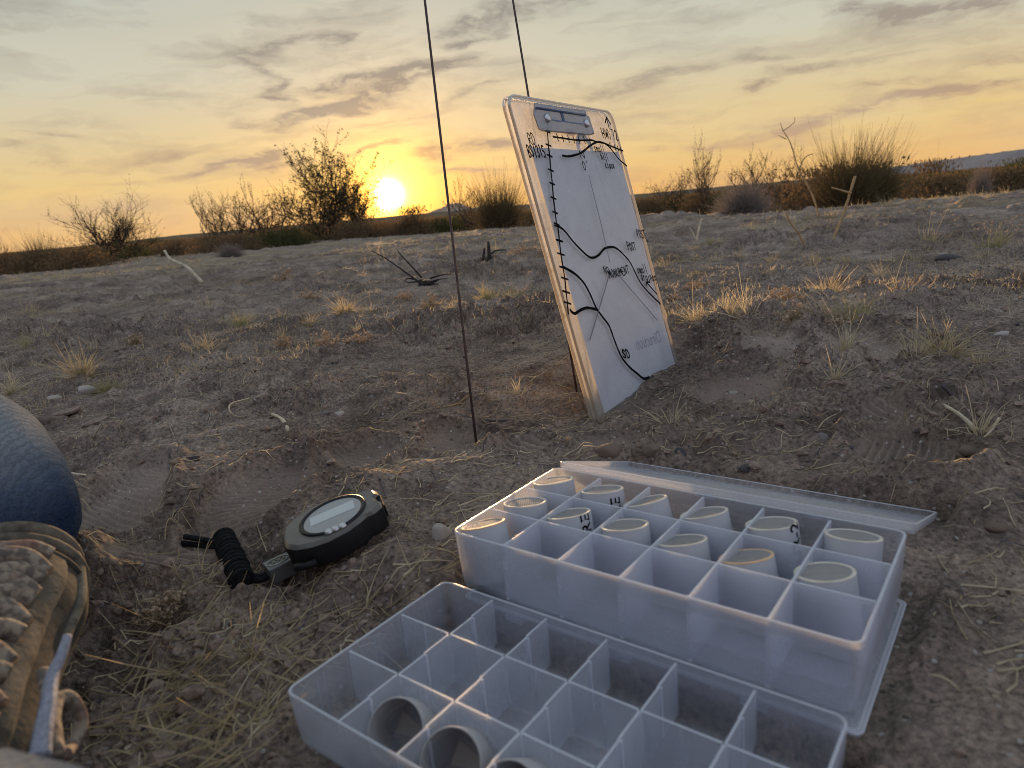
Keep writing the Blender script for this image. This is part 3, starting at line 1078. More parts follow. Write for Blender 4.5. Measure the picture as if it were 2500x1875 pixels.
# straw litter lying flat
def litter(name, n, rmin, rmax, label, mat, L0, L1, wd):
    x, y = scatter_xy(n, rmin, rmax)
    z, pm, bk = G(x, y)
    k = (bk < .02) & (pm < .5)
    x, y, z, pm, bk = x[k], y[k], z[k], pm[k], bk[k]
    n = len(x)
    a = rng.uniform(-.6, 3.7, n)
    L = rng.uniform(L0, L1, n) * rng.random(n) ** .7
    seg = 4
    rows = []
    cv = rng.normal(0, .7, n)
    up = rng.normal(0, .10, n) + .05
    X, Y = x.copy(), y.copy()
    for i in range(seg + 1):
        t = i / seg
        aa = a + cv * t
        if i:
            X = X + np.cos(aa) * L / seg; Y = Y + np.sin(aa) * L / seg
        zz, pm, bk = G(X, Y)
        zz = zz + detail(X, Y, pm, bk) + .0012 + np.abs(up) * L * t * .5
        w = wd * (1 - .6 * t) * .5
        rows += [np.stack([X - np.sin(aa) * w, Y + np.cos(aa) * w, zz + w * .6], 1), np.stack([X + np.sin(aa) * w, Y - np.cos(aa) * w, zz - w * .6], 1)]
    V = np.stack(rows, 1); kk = 2 * (seg + 1)
    F = np.array([(2 * i, 2 * i + 1, 2 * i + 3, 2 * i + 2) for i in range(seg)])[None] + (np.arange(n) * kk)[:, None, None]
    tag(mesh_np(name, V.reshape(-1, 3), F.reshape(-1, 4), mat), label, kind='stuff')


litter('dark_twigs', 900, .35, 3.0, 'thin dark twigs and bark scraps lying on the soil', M['root'], .008, .03, .0010)
litter('straw_litter', 5200, .34, 3.4, 'broken dry straws lying across the soil', M['straw'], .008, .035, .0008)
litter('pale_straw_litter', 2200, .3, 2.5, 'bleached broken stems lying across the soil', M['straw_pale'], .01, .045, .001)

# matted straw in the blurred near ground, left of the front box
def mat_straw(cx, cy, rx, ry, n, label):
    c = at_z(cx, cy, .005)
    x = c.x + rng.normal(0, rx, n); y = c.y + rng.normal(0, ry, n)
    z, pm, bk = G(x, y)
    k = bk < .02
    x, y, z = x[k], y[k], z[k]; n = len(x)
    a = rng.normal(.5, .7, n) + math.pi * (rng.random(n) < .3)
    tl = rng.uniform(.9, 1.5, n)
    d = np.stack([np.cos(a) * np.sin(tl), np.sin(a) * np.sin(tl), np.cos(tl)], 1)
    V, F = ribbons(np.stack([x, y, z + .002], 1), d, rng.uniform(.015, .045, n), np.full(n, .0014), rng.uniform(0, .3, n), 3)
    tag(mesh_np('matted_straw', V, F, M['straw']), label, kind='stuff')


mat_straw(500, 1640, .022, .022, 170, 'matted dry straw in the near ground between shoe and front box')
mat_straw(530, 1800, .02, .015, 130, 'matted dry straw at the bottom edge of the view')
mat_straw(420, 1480, .02, .015, 60, 'yellow straw scraps on the mound beside the shoe')


# dried weeds with seed heads
def weed_mesh(n, h):
    mb = MB()
    heads = []
    for i in range(n):
        a = random.uniform(0, 6.28); t = abs(random.gauss(0, .45)) + .1
        L = h * random.uniform(.5, 1)
        d = Vector((math.cos(a) * math.sin(t), math.sin(a) * math.sin(t), math.cos(t)))
        p0 = Vector((0, 0, -.003)); p1 = p0 + d * L * .5; p2 = p1 + (d + Vector((random.gauss(0, .3), random.gauss(0, .3), .2))).normalized() * L * .5
        mb.tube([p0, p1, p2], [.0006, .0005, .0003], 3, False)
        heads.append(p2)
        for q in range(3):
            e = p1.lerp(p2, random.random()) + Vector((random.gauss(0, 1), random.gauss(0, 1), random.gauss(0, .6))) * .006 * h / .05
            mb.tube([p1, e], [.0004, .0003], 3, False)
            heads.append(e)
    hb = MB(); v, f = ico()
    for p in heads:
        s = random.uniform(.0016, .0034) * h / .05
        hb.add([tuple(Vector(q) * s * random.uniform(.6, 1.2) + p) for q in v], [tuple(t) for t in f.tolist()])
    return mb, hb


weed_data = []
for k in range(3):
    a, b_ = weed_mesh(16, .05)
    s_ = a.build('stems', M['straw'], None, False); h_ = b_.build('seed_heads', M['seed'], None, False)
    weed_data.append((s_.data, h_.data))
    bpy.data.objects.remove(s_); bpy.data.objects.remove(h_)
WEEDS = [(690, 852, .8, 'small reddish dried weed with seed heads, leftmost of the three in mid ground'),
         (795, 855, .85, 'spreading dried weed with pale seed heads, middle of the three in mid ground'),
         (880, 855, .8, 'dried weed with pale seed heads, rightmost of the three in mid ground'),
         (330, 850, 1.0, 'dark reddish dried weed between the left tufts'),
         (1055, 760, 1.0, 'tall dried weed with round seed heads left of the near wire stake'),
         (990, 740, .8, 'pale dried weed in front of the uprooted root'),
         (1925, 760, 1.1, 'tall tangled dried weed with many seed heads right of clipboard'),
         (1935, 800, .8, 'low dried weed below the tall tangled one'),
         (1700, 720, .9, 'dried weed close to the right edge of the clipboard'),
         (1650, 745, .7, 'small orange dried weed touching the clipboard edge'),
         (2030, 820, .7, 'pale dried weed between star-shaped tuft and bright golden tuft'),
         (1280, 640, 1.3, 'orange dried weed just left of the clipboard near the stump'),
         (1335, 640, 1.2, 'orange dried weed against the left clipboard edge'),
         (700, 700, 1.3, 'feathery dried weed in the straw band below the shrub'),
         (760, 745, 1.1, 'dried weed in the straw band below the sun'),
         (415, 1440, .5, 'yellow lichen-like dried weed on the mound beside the shoe'),
         (395, 1530, .45, 'yellow dried scrap beside the lichen-like weed')]
for i, (px, py, s, lab) in enumerate(WEEDS):
    sd, hd = weed_data[i % 3]
    p = at_z(px, py, .02)
    for _ in range(6):
        p = at_z(px, py, Gz(p.x, p.y))
    e = empty('dried_weed', (p.x, p.y, Gz(p.x, p.y)))
    d = p.length
    e.scale = [s * (1 if d < 2 else d / 2)] * 3
    e.rotation_euler = (0, 0, random.uniform(0, 6))
    tag(e, lab, 'dried weed', 'dried weeds with seed heads')
    link(bpy.data.objects.new('stems', sd), e); link(bpy.data.objects.new('seed_heads', hd), e)


# ------------------------------------------------------------------ stones
def stone_mesh(seed):
    rs = random.Random(seed)
    import bmesh
    bm = bmesh.new()
    bmesh.ops.create_icosphere(bm, subdivisions=3, radius=1)
    k = [rs.uniform(-1, 1) for _ in range(12)]
    cuts = [(Vector((rs.gauss(0, 1), rs.gauss(0, 1), rs.gauss(0, 1))).normalized(), rs.uniform(.55, .85)) for _ in range(7)]
    for v in bm.verts:
        p = v.co.copy()
        for n_, d_ in cuts:
            e = p.dot(n_) - d_
            if e > 0:
                p -= n_ * e * .9
        p *= 1 + .05 * math.sin(p.x * 7 + k[0]) * math.sin(p.y * 8 + k[1])
        v.co = p
    me = bpy.data.meshes.new('stone')
    bm.to_mesh(me); bm.free()
    for p in me.polygons:
        p.use_smooth = True
    return me


STONES = [(187, 1133, .0068, 'stone_pale', 'oval beige pebble beside the jeans knee', (1.7, .9, .7)),
          (1078, 1308, .0085, 'stone_pale', 'rounded tan stone between instrument and rear box', (1.1, .9, .8)),
          (212, 955, .012, 'stone_pale', 'pale bluish rock below the round golden tuft', (1.3, 1, .6)),
          (130, 975, .010, 'stone_pale', 'flat white stone above the jeans knee', (1.4, 1, .45)),
          (355, 925, .010, 'stone_dark', 'dark stone near the dirt mound at left', (1.1, 1, .8)),
          (815, 892, .007, 'stone_dark', 'small dark round stone in mid ground left of the near wire stake', (1, 1, .8)),
          (873, 955, .009, 'clod', 'brown clod left of the near wire stake', (1.4, 1, .6)),
          (910, 978, .007, 'stone_grey', 'rounded grey stone left of the near wire stake', (1.1, 1, .8)),
          (830, 1015, .006, 'stone_pale', 'white pebble near the bleached root', (1.2, 1, .7)),
          (795, 1012, .005, 'stone_grey', 'pale pebble left of the white pebble near the bleached root', (1.2, 1, .7)),
          (1660, 1118, .0065, 'stone_dark', 'dark triangular stone above the box lid', (.9, .7, 1.1)),
          (1825, 1148, .0060, 'stone_dark', 'flat dark stone above the box lid, right of the triangular one', (1.3, .9, .5)),
          (1995, 745, .016, 'stone_dark', 'dark round rock beside the bright golden tuft', (1, 1, .8)),
          (2190, 740, .010, 'stone_pale', 'small pale rock below the forked orange tuft', (1, 1, .7)),
          (2445, 820, .008, 'stone_pale', 'white chip near the right edge', (1.6, .8, .5)),
          (1080, 1430, .006, 'clod', 'brown clod touching the front box corner', (1.2, 1, .7)),
          (2365, 1105, .006, 'clod', 'big rounded clod on the rim of the deep footprint', (1.3, 1, .75)),
          (2300, 1130, .005, 'clod', 'rounded clod inside the deep footprint', (1.3, 1, .7)),
          (2000, 1075, .007, 'stone_grey', 'grey pebble left of the deep footprint', (1.2, 1, .7)),
          (580, 1598, .0045, 'stone_pale', 'pinkish white chip in the near ground left of the front box', (1, .8, .9)),
          (1115, 660, .03, 'stone_dark', 'dark clump of soil below the sun', (1.6, 1, .5)),
          (790, 725, .02, 'stone_dark', 'dark clod in the straw band below the shrub', (1.4, 1, .7)),
          (2320, 640, .03, 'stone_dark', 'dark burrow stone high on the right slope', (2.0, 1, .5)),
          (465, 1125, .007, 'stone_dark', 'dark chip between the two left footprints', (1.3, .8, .6)),
          (372, 1118, .006, 'stone_dark', 'small dark block above the left footprint', (1, 1, .7)),
          (420, 1128, .006, 'stone_grey', 'greyish pebble right of the small dark block', (1.2, 1, .6)),
          (1490, 1110, .009, 'clod', 'crumbled clod above the rear box corner', (1.5, 1, .8)),
          (1590, 1108, .007, 'clod', 'small clod right of the crumbled clod above the lid', (1.2, 1, .8)),
          (2430, 1290, .005, 'clod', 'rounded clod near the right edge right of the lid corner', (1.3, 1, .6)),
          (1790, 962, .005, 'stone_pale', 'round pebble in the footprint right of the clipboard', (1, 1, .7))]
smeshes = [stone_mesh(i) for i in range(6)]
_cache = {}
for i, (px, py, s, mk, lab, sh) in enumerate(STONES):
    key = (i % 6, mk)
    if key not in _cache:
        me = smeshes[i % 6].copy(); me.materials.append(M[mk]); _cache[key] = me
    o = place(_cache[key], px, py, 1, 'stone' if 'stone' in mk else 'clod')
    o.scale = (s * sh[0], s * sh[1], s * sh[2])
    o.rotation_euler = (random.uniform(-.15, .15), random.uniform(-.15, .15), random.uniform(-.5, .5))
    o.location.z += s * sh[2] * .30
    tag(o, lab, 'stone' if 'stone' in mk else 'clod')


# flat crusted soil plates
def plate(px, py, L, Wd, rot, lab):
    p = at_z(px, py, .024)
    z = Gz(p.x, p.y)
    mb = MB()
    n = 14
    out = [(L * math.cos(2 * math.pi * k / n) * random.uniform(.8, 1.1), Wd * math.sin(2 * math.pi * k / n) * random.uniform(.7, 1.15)) for k in range(n)]
    mb.loft([[(x * .9, y * .9, -.003 + .15 * x) for x, y in out], [(x, y, -.0005 + .15 * x) for x, y in out], [(x * .97, y * .97, .0013 + .15 * x + random.uniform(-.0004, .0004)) for x, y in out]])
    o = mb.build('soil_plate', M['clod'], None, True, auto=30)
    o.location = (p.x, p.y, z + .004); o.rotation_euler = (.1, 0, rot)
    tag(o, lab, 'soil plate')


plate(165, 1010, .018, .010, .3, 'dark lifted plate of soil crust just above the jeans knee')
plate(235, 1030, .016, .009, .5, 'curved lifted soil crust right of the jeans knee')
plate(345, 1030, .020, .006, .1, 'long thin dark soil crust piece above the left footprint')
plate(255, 1082, .022, .007, .15, 'tan lifted soil crust above the left footprint')
plate(650, 880, .022, .008, .1, 'cracked grey soil crust in mid ground at left')
plate(165, 1075, .012, .012, 0, 'dark square soil crust beside the jeans knee')


# ------------------------------------------------------------------ sticks
def stick(name, pts, rad, mat, lab, cat, branches=(), sides=7, extra=None):
    """pts: list of (px,py,height above ground) following the ground"""
    P = []
    for (px, py, hz) in pts:
        p = at_z(px, py, .024 + hz)
        for _ in range(6):
            p = at_z(px, py, min(Gz(p.x, p.y) + hz, CAM_H - .004))
        P.append(p)
    return stick3(name, P, rad, mat, lab, cat, branches, sides)


def stick3(name, P, rad, mat, lab, cat, branches=(), sides=7):
    base = P[0].copy()
    Q = smooth_poly([p - base for p in P], 5)
    n = len(Q)
    if hasattr(rad, '__len__'):
        rr = [rad[0] + (rad[1] - rad[0]) * i / (n - 1) for i in range(n)]
    else:
        rr = [rad] * n
    rr = [r_ * (1 + .12 * math.sin(i * 1.7)) for i, r_ in enumerate(rr)]
    mb = MB(); mb.tube(Q, rr, sides)
    o = mb.build(name, mat)
    o.location = base
    tag(o, lab, cat)
    for (bp, br) in branches:
        Qb = smooth_poly([p - base for p in bp], 4)
        b2 = MB(); b2.tube(Qb, [br + (br * .5 - br) * i / (len(Qb) - 1) for i in range(len(Qb))], 6)
        b2.build('branch', mat, o)
    return o


def upright(pxs, depth, rad, mat, name, lab, cat, branches=()):
    P = [at_d(px, py, depth + dd) for (px, py, dd) in pxs]
    br = [([at_d(px, py, depth + dd) for (px, py, dd) in b_[0]], b_[1]) for b_ in branches]
    return stick3(name, P, rad, mat, lab, cat, br)


upright([(494, 690, 0), (460, 655, .02), (432, 640, .03), (415, 632, .04), (402, 612, .05)], 2.1, (.0055, .004), M['bark_pale'], 'bent_stick',
        'pale bent stick leaning up from the ground at left below the bushy tree', 'stick')
stick('bleached_root', [(705, 1053, .001), (690, 1025, .004), (660, 1010, .006), (620, 1006, .006), (560, 1012, .004)], (.0024, .0012), M['bark_pale'],
      'bleached bent root lying on the soil left of the near wire stake', 'root')
stick('curled_root', [(598, 1018, .003), (572, 1015, .010), (560, 1000, .018), (566, 985, .020), (610, 972, .012)], (.0011, .0008), M['bark_pale'],
      'thin curled pale root arching beside the bleached bent root', 'root')
stick('dark_twig', [(1115, 1012, .003), (1150, 1022, .003), (1200, 1027, .003), (1262, 1026, .002)], (.0020, .0009), M['root'],
      'dark knotty twig lying across the foot of the near wire stake', 'twig')
stick('dry_stalk', [(1060, 995, .002), (1110, 988, .004), (1150, 960, .012)], (.0009, .0006), M['bark_tan'], 'reddish stalk lying left of the near wire stake', 'stalk')
stick('dry_stalk', [(1100, 990, .003), (1150, 982, .004), (1215, 975, .004)], (.0008, .0005), M['bark_tan'], 'thin stalk crossing behind the near wire stake', 'stalk')
stick('charred_twig', [(1755, 880, .018), (1775, 905, .010), (1800, 945, .001)], (.0012, .0007), M['root'], 'thin dark twig standing askew right of the clipboard', 'twig')
stick('bleached_twig', [(2285, 980, .006), (2320, 998, .008), (2350, 1018, .008), (2385, 1052, .003)], (.0013, .0020), M['bark_pale'],
      'bleached twig lying on the soil at the far right', 'twig')
stick('bleached_twig', [(2440, 1020, .012), (2420, 1050, .004), (2400, 1070, .001)], (.0012, .0008), M['bark_pale'], 'short pale twig leaning by the sparse tuft at far right', 'twig')
stick('buried_twig', [(2300, 940, .010), (2325, 965, .003), (2350, 990, .001)], (.002, .001), M['root'], 'dark buried twig end above the bleached twig at right', 'twig')
stick('pale_straw', [(170, 1155, .003), (215, 1160, .003)], (.0012, .001), M['bark_pale'], 'short straight straw beside the jeans knee below the pebble', 'straw')
stick('bent_stalk', [(225, 1078, .004), (235, 1055, .020), (252, 1030, .034)], (.0010, .0006), M['bark_pale'], 'upright forked straw right of the jeans knee', 'straw')
# dead stems on the right slope
upright([(2016, 655, 0), (2018, 615, 0), (2035, 580, .02), (2060, 520, .02), (2088, 430, .0), ], 2.3, (.0062, .0040), M['bark_tan'], 'dead_stem',
        'tall brown dead stem with a forked top in straw on the right slope', 'dead stem',
        [([(2078, 472, .0), (2055, 465, 0), (2030, 458, 0)], .004), ([(2075, 468, 0), (2040, 462, 0)], .003)][:1])
upright([(2000, 530, 0), (1985, 480, 0), (1965, 440, .0), (1950, 415, 0), (1930, 350, 0), (1912, 320, 0)], 3.0, (.0042, .0018), M['bark_tan'], 'dead_stem',
        'taller thin grey dead stem leaning left on the right slope', 'dead stem',
        [([(1950, 415, 0), (1965, 385, 0), (1985, 375, 0)], .003), ([(1920, 340, 0), (1900, 330, 0)], .002), ([(1912, 320, 0), (1938, 300, 0), (1940, 285, 0)], .002), ([(1912, 320, 0), (1905, 300, 0)], .002)])
upright([(1975, 620, 0), (1950, 570, 0), (1928, 540, 0), (1918, 515, 0)], 2.2, (.004, .003), M['bark_tan'], 'dead_stem', 'short brown dead stem with knobby top on right slope', 'dead stem')
upright([(1700, 590, 0), (1706, 560, 0), (1714, 532, 0)], 2.6, (.005, .003), M['bark_pale'], 'dead_stem', 'short pale dead stem just right of the clipboard', 'dead stem',
        [([(1698, 585, 0), (1690, 565, 0), (1683, 555, 0)], .003)])


# stump and uprooted root
def stump():
    d = 2.6
    e = empty('charred_stump', at_d(1190, 655, d))
    inv = e.location.copy()
    for pts, r0, r1 in [([(1183, 657), (1180, 630), (1183, 605)], .008, .004), ([(1197, 655), (1194, 620), (1192, 590)], .010, .005),
                        ([(1200, 620), (1210, 612), (1235, 610)], .004, .002), ([(1205, 645), (1200, 635), (1195, 620)], .006, .004), ([(1215, 650), (1222, 640), (1230, 648)], .004, .003), ([(1250, 640), (1262, 632), (1270, 620)], .004, .003)]:
        mb = MB(); Q = smooth_poly([at_d(x, y, d) - inv for x, y in pts], 4)
        mb.tube(Q, [r0 + (r1 - r0) * i / (len(Q) - 1) for i in range(len(Q))], 6); mb.build('branch', M['bark_burnt'], e)
    tag(e, 'charred stump of three black prongs left of the clipboard', 'stump')


stump()


def uproot():
    d = 2.1
    e = empty('uprooted_root', at_d(1040, 692, d)); inv = e.location.copy()
    mb = MB(); v, f = ico()
    mb.add([tuple(Vector((q[0] * .032, q[1] * .022, q[2] * .016)) * random.uniform(.8, 1.1)) for q in v], f.tolist())
    for k in range(30):
        a = random.uniform(0, 6.28); mb.tube([(0, 0, 0), (math.cos(a) * .04, math.sin(a) * .03, random.uniform(-.02, .012))], [.003, .001], 4)
    mb.build('root_ball', M['bark_burnt'], e, False)
    for pts in [[(1030, 678), (1005, 650), (975, 618), (970, 610)], [(1025, 690), (990, 665), (940, 630), (905, 612)], [(1030, 685), (1000, 690), (990, 688)],
                [(1050, 680), (1075, 672), (1105, 668)], [(1045, 690), (1070, 682), (1095, 680)], [(1010, 682), (995, 680), (985, 690)]]:
        b2 = MB(); Q = smooth_poly([at_d(x, y, d) - inv for x, y in pts], 4)
        b2.tube(Q, [.0035 - .0025 * i / (len(Q) - 1) for i in range(len(Q))], 5); b2.build('branch', M['bark_burnt'], e)
    tag(e, 'uprooted dead root with two long spindly branches below the sun', 'root')


uproot()


# ------------------------------------------------------------------ shrubs
def tubes_fast(lines, sides=3):
    V = []; F = []
    b = 0
    ang = [2 * math.pi * k / sides for k in range(sides)]
    cs = [(math.cos(a), math.sin(a)) for a in ang]
    for P, r0, r1 in lines:
        n = len(P)
        for i, p in enumerate(P):
            t = (P[min(i + 1, n - 1)] - P[max(i - 1, 0)])
            t = t / (np.linalg.norm(t) + 1e-9)
            u = np.cross(t, (0.31, .95, .02)); u /= np.linalg.norm(u) + 1e-9
            w = np.cross(t, u)
            r = r0 + (r1 - r0) * i / (n - 1)
            for c, s in cs:
                V.append(p + (u * c + w * s) * r)
        for i in range(n - 1):
            for k in range(sides):
                l = (k + 1) % sides
                F.append((b + i * sides + k, b + i * sides + l, b + (i + 1) * sides + l, b + (i + 1) * sides + k))
        b += n * sides
    return np.array(V), np.array(F)


def leaf_quads(P, size):
    n = len(P)
    a = rng.normal(size=(n, 3)); a /= np.linalg.norm(a, axis=1, keepdims=True)
    c = np.cross(a, rng.normal(size=(n, 3))); c /= np.linalg.norm(c, axis=1, keepdims=True)
    s = (size * rng.uniform(.5, 1.2, n))[:, None]
    V = np.stack([P - a * s, P + c * s * .4, P + a * s, P - c * s * .4], 1).reshape(-1, 3)
    F = np.arange(4 * n).reshape(-1, 4)
    return V, F


def grow(rs, nstem, H, spread, levels, kids, up=.35, wob=.22, r0=.02, lift=.0):
    """branching shrub of height about H; returns lines and tips"""
    lines = []; tips = []

    def rec(p, d, L, r, lev):
        seg = 4
        P = [p]
        for i in range(seg):
            d = d + rs.normal(0, wob, 3) + np.array([0, 0, up * .25])
            d = d / np.linalg.norm(d)
            P.append(P[-1] + d * L / seg)
        lines.append((P, r, r * .55))
        if lev >= levels:
            tips.extend(P[1:])
            return
        for k in range(kids):
            j = rs.integers(1, seg + 1)
            dd = d + rs.normal(0, .6, 3); dd[2] = abs(dd[2]) * .6 + up * .5
            dd /= np.linalg.norm(dd)
            rec(P[j], dd, L * rs.uniform(.5, .78), r * .55, lev + 1)
    for s in range(nstem):
        a = rs.uniform(0, 6.283); t = abs(rs.normal(0, spread))
        d = np.array([math.cos(a) * math.sin(t), math.sin(a) * math.sin(t), math.cos(t)])
        rec(np.array([rs.normal(0, .03) * H, rs.normal(0, .03) * H, -.02 * H]), d, H * rs.uniform(.35, .55), r0 * H * rs.uniform(.6, 1), 1)
    return lines, np.array(tips)


def shrub_data(seed, kind):
    """unit-height shrub: list of (part name, mesh)"""
    rs = np.random.default_rng(seed)
    parts = []

    def add(nm, V, F, mat):
        parts.append((nm, V, F, mat))
    if kind == 'creosote':
        lines, tips = grow(rs, 15, 1.0, .55, 4, 4, .5, .20, .012)
        V, F = tubes_fast(lines); add('branches', V, F, M['bark'])
        k = rs.random(len(tips)) < .33
        P = tips[k]; P = np.repeat(P, 3, 0) + rs.normal(0, .012, (len(P) * 3, 3))
        V, F = leaf_quads(P, .015); add('leaves', V, F, M['leaf'])
        low = rs.normal(0, 1, (2600, 3)) * np.array([.25, .25, .10]) + np.array([0, 0, .12]); low[:, 2] = np.abs(low[:, 2])
        V, F = leaf_quads(low, .018); add('undergrowth', V, F, M['leaf_dry'])
    elif kind == 'bare':
        lines, tips = grow(rs, 22, 1.0, .62, 4, 4, .38, .22, .013)
        V, F = tubes_fast(lines); add('branches', V, F, M['bark'])
        k = rs.random(len(tips)) < .16
        V, F = leaf_quads(tips[k] + rs.normal(0, .01, (k.sum(), 3)), .012); add('leaves', V, F, M['leaf'])
        low = rs.normal(0, 1, (1500, 3)) * np.array([.35, .3, .12]) + np.array([0, 0, .14]); low[:, 2] = np.abs(low[:, 2])
        V, F = leaf_quads(low, .018); add('undergrowth', V, F, M['leaf'])
    elif kind == 'airy':
        lines, tips = grow(rs, 12, 1.0, .6, 3, 4, .45, .20, .012)
        V, F = tubes_fast(lines); add('branches', V, F, M['bark'])
        k = rs.random(len(tips)) < .30
        V, F = leaf_quads(np.repeat(tips[k], 3, 0) + rs.normal(0, .016, (k.sum() * 3, 3)), .015); add('leaves', V, F, M['leaf_dry'])
    elif kind == 'broom':
        n = 1900
        a = rs.uniform(0, 6.283, n); t = np.abs(rs.normal(0, .42, n)) + .03
        r = .16 * np.sqrt(rs.random(n))
        base = np.stack([r * np.cos(a) * 1.3, r * np.sin(a), np.full(n, -.02)], 1)
        d = np.stack([np.cos(a) * np.sin(t) * 1.2, np.sin(a) * np.sin(t), np.cos(t)], 1)
        V, F = ribbons(base, d, rs.uniform(.5, 1.0, n), np.full(n, .013), rs.uniform(-.02, .18, n), 4); add('stems', V, F, M['broom'])
        low = rs.normal(0, 1, (2600, 3)) * np.array([.27, .22, .13]) + np.array([0, 0, .16]); low[:, 2] = np.abs(low[:, 2])
        V, F = leaf_quads(low, .022); add('undergrowth', V, F, M['leaf_dry'])
    elif kind == 'dome':
        n = 2600
        a = rs.uniform(0, 6.283, n); t = np.arccos(rs.random(n) ** .8)
        d = np.stack([np.cos(a) * np.sin(t), np.sin(a) * np.sin(t), np.cos(t)], 1)
        base = d * (rs.random(n)[:, None] * .45)
        V, F = ribbons(base, d, rs.uniform(.3, .55, n), np.full(n, .012), rs.uniform(-.05, .05, n), 3); add('twigs', V, F, M['leaf_grey'])
        P = rs.normal(0, 1, (2200, 3)); P /= np.linalg.norm(P, axis=1, keepdims=True); P[:, 2] = np.abs(P[:, 2]); P *= (rs.random((2200, 1)) ** .4) * .85
        V, F = leaf_quads(P, .022); add('core', V, F, M['leaf_grey'])
    elif kind == 'low':
        lines, tips = grow(rs, 12, .9, .95, 3, 3, .2, .25, .012)
        V, F = tubes_fast(lines); add('branches', V, F, M['bark'])
        P = rs.normal(0, 1, (5200, 3)) * np.array([.55, .45, .28]); P[:, 2] = np.abs(P[:, 2]); P[:, 2] += .02
        P[:, 2] *= .7 + .5 * np.sin(P[:, 0] * 6 + seed) ** 2; P[:, 2] = np.minimum(P[:, 2], .48 + .14 * rs.random(len(P)))
        V, F = leaf_quads(P, .045); add('foliage', V, F, M['leaf_dry'] if seed % 2 else M['leaf'])
    A = np.vstack([p[1] for p in parts])
    hz = np.percentile(A[:, 2], 99.7); hw = (np.percentile(np.abs(A[:, 0]), 99) + np.percentile(np.abs(A[:, 1]), 99)) * .5
    out = []
    for nm, V, F, mat in parts:
        V = V / np.array([2 * hw, 2 * hw, hz])          # one unit high, one unit wide
        o = mesh_np(nm, V, F, mat, smooth=False); out.append((nm, o.data)); bpy.data.objects.remove(o)
    return out


SH = {k: [shrub_data(s, kk) for s in ss] for k, kk, ss in [('creosote', 'creosote', (11, 12)), ('bare', 'bare', (21,)), ('airy', 'airy', (31, 32)),
                                                            ('broom', 'broom', (41,)), ('dome', 'dome', (51,)), ('low', 'low', (61, 62, 63))]}


def shrub(kind, i, x, y, h, w, lab=None, group=None, rot=None, cat='shrub', nm='desert_shrub'):
    e = empty(nm, (x, y, Gz(x, y) - .03))
    e.scale = (w, w, h)
    e.rotation_euler = (0, 0, random.uniform(0, 6.28) if rot is None else rot)
    tag(e, lab, cat, group)
    for (n_, me) in SH[kind][i % len(SH[kind])]:
        link(bpy.data.objects.new(n_, me), e)
    return e


def at_dist(px, dist):
    a, _ = azel(px, 937.5 - 400 - (px - 1250) * math.tan(R(ROLL)))
    return dist * math.sin(a), dist * math.cos(a)


def horizon_y(px):
    # the true horizon's height in the photograph at this column
    return 937.5 - (FPX * math.tan(R(PITCH)) / math.cos(R(ROLL))) - (px - 1250) * math.tan(R(ROLL))


def shrub_px(kind, i, xl, xr, py_top, dist, lab, **k):
    px = (xl + xr) / 2
    x, y = at_dist(px, dist)
    _, e_ = azel(px, py_top)
    h = CAM_H + dist * math.tan(e_) - Gz(x, y) + .03
    w = (azel(xr, horizon_y(xr))[0] - azel(xl, horizon_y(xl))[0]) * dist
    return shrub(kind, i, x, y, h, w, lab, **k)


shrub_px('bare', 0, 150, 405, 475, 14, 'bushy bare branched tree with thin twigs standing alone at left', cat='small tree', nm='bare_tree')
shrub_px('creosote', 0, 655, 950, 338, 15, 'tall dark leafy shrub just left of the setting sun', rot=.5)
shrub_px('creosote', 1, 820, 945, 425, 16, 'lower thick shrub touching the left side of the sun')
shrub_px('airy', 0, 560, 760, 455, 16, 'thin airy shrub immediately left of the tall dark leafy shrub')
shrub_px('airy', 1, 500, 680, 432, 15, 'wispy open shrub between the lone tree and the tall dark shrub')
shrub_px('airy', 0, 475, 590, 462, 16, 'small wispy shrub right of the lone tree', rot=2.2)
shrub_px('broom', 0, 1150, 1290, 420, 9, 'spiky broom-like shrub half hidden behind the left clipboard edge', nm='broom_shrub')
shrub_px('broom', 0, 1950, 2190, 325, 9, 'large dense broom-like shrub on the right skyline', rot=1.0, nm='broom_shrub')
shrub_px('broom', 0, 2060, 2210, 345, 9.4, 'smaller broom-like shrub against the right side of the large one', rot=2.6, nm='broom_shrub')
shrub_px('low', 0, 1850, 2220, 400, 9.8, 'dark bushy undergrowth at the foot of the two broom shrubs', rot=.3)
shrub_px('dome', 0, 1738, 1890, 437, 7, 'rounded grey dome-shaped shrub right of the clipboard', nm='dome_shrub')
shrub_px('airy', 1, 1650, 1790, 325, 13, 'tall airy shrub between clipboard and the grey dome shrub', rot=1)
shrub_px('airy', 0, 1760, 1900, 368, 13, 'wispy shrub behind the grey dome-shaped shrub', rot=4)
shrub_px('airy', 1, 1840, 1990, 350, 12, 'wispy shrub on the left flank of the large broom shrub', rot=3)
shrub_px('airy', 0, 1560, 1700, 420, 15, 'faint low shrub right beside the clipboard on the skyline', rot=5)
shrub_px('broom', 0, 45, 165, 570, 12, 'low spiky broom shrub near the left edge', rot=.4, nm='broom_shrub')
shrub_px('airy', 1, -20, 60, 575, 13, 'sparse twiggy shrub at the left edge of the skyline', rot=2)
shrub_px('dome', 0, 518, 598, 592, 8, 'small grey dome-shaped shrub below the wispy shrubs', nm='dome_shrub', rot=1)
shrub_px('low', 0, 2200, 2350, 388, 15, 'dark leafy low shrub on the skyline right of the broom shrubs')
shrub_px('dome', 0, 2360, 2430, 400, 10, 'small grey shrub near the right edge of the skyline', nm='dome_shrub', rot=2)
shrub_px('low', 1, 2420, 2560, 384, 16, 'dark shrub at the right edge of the skyline')
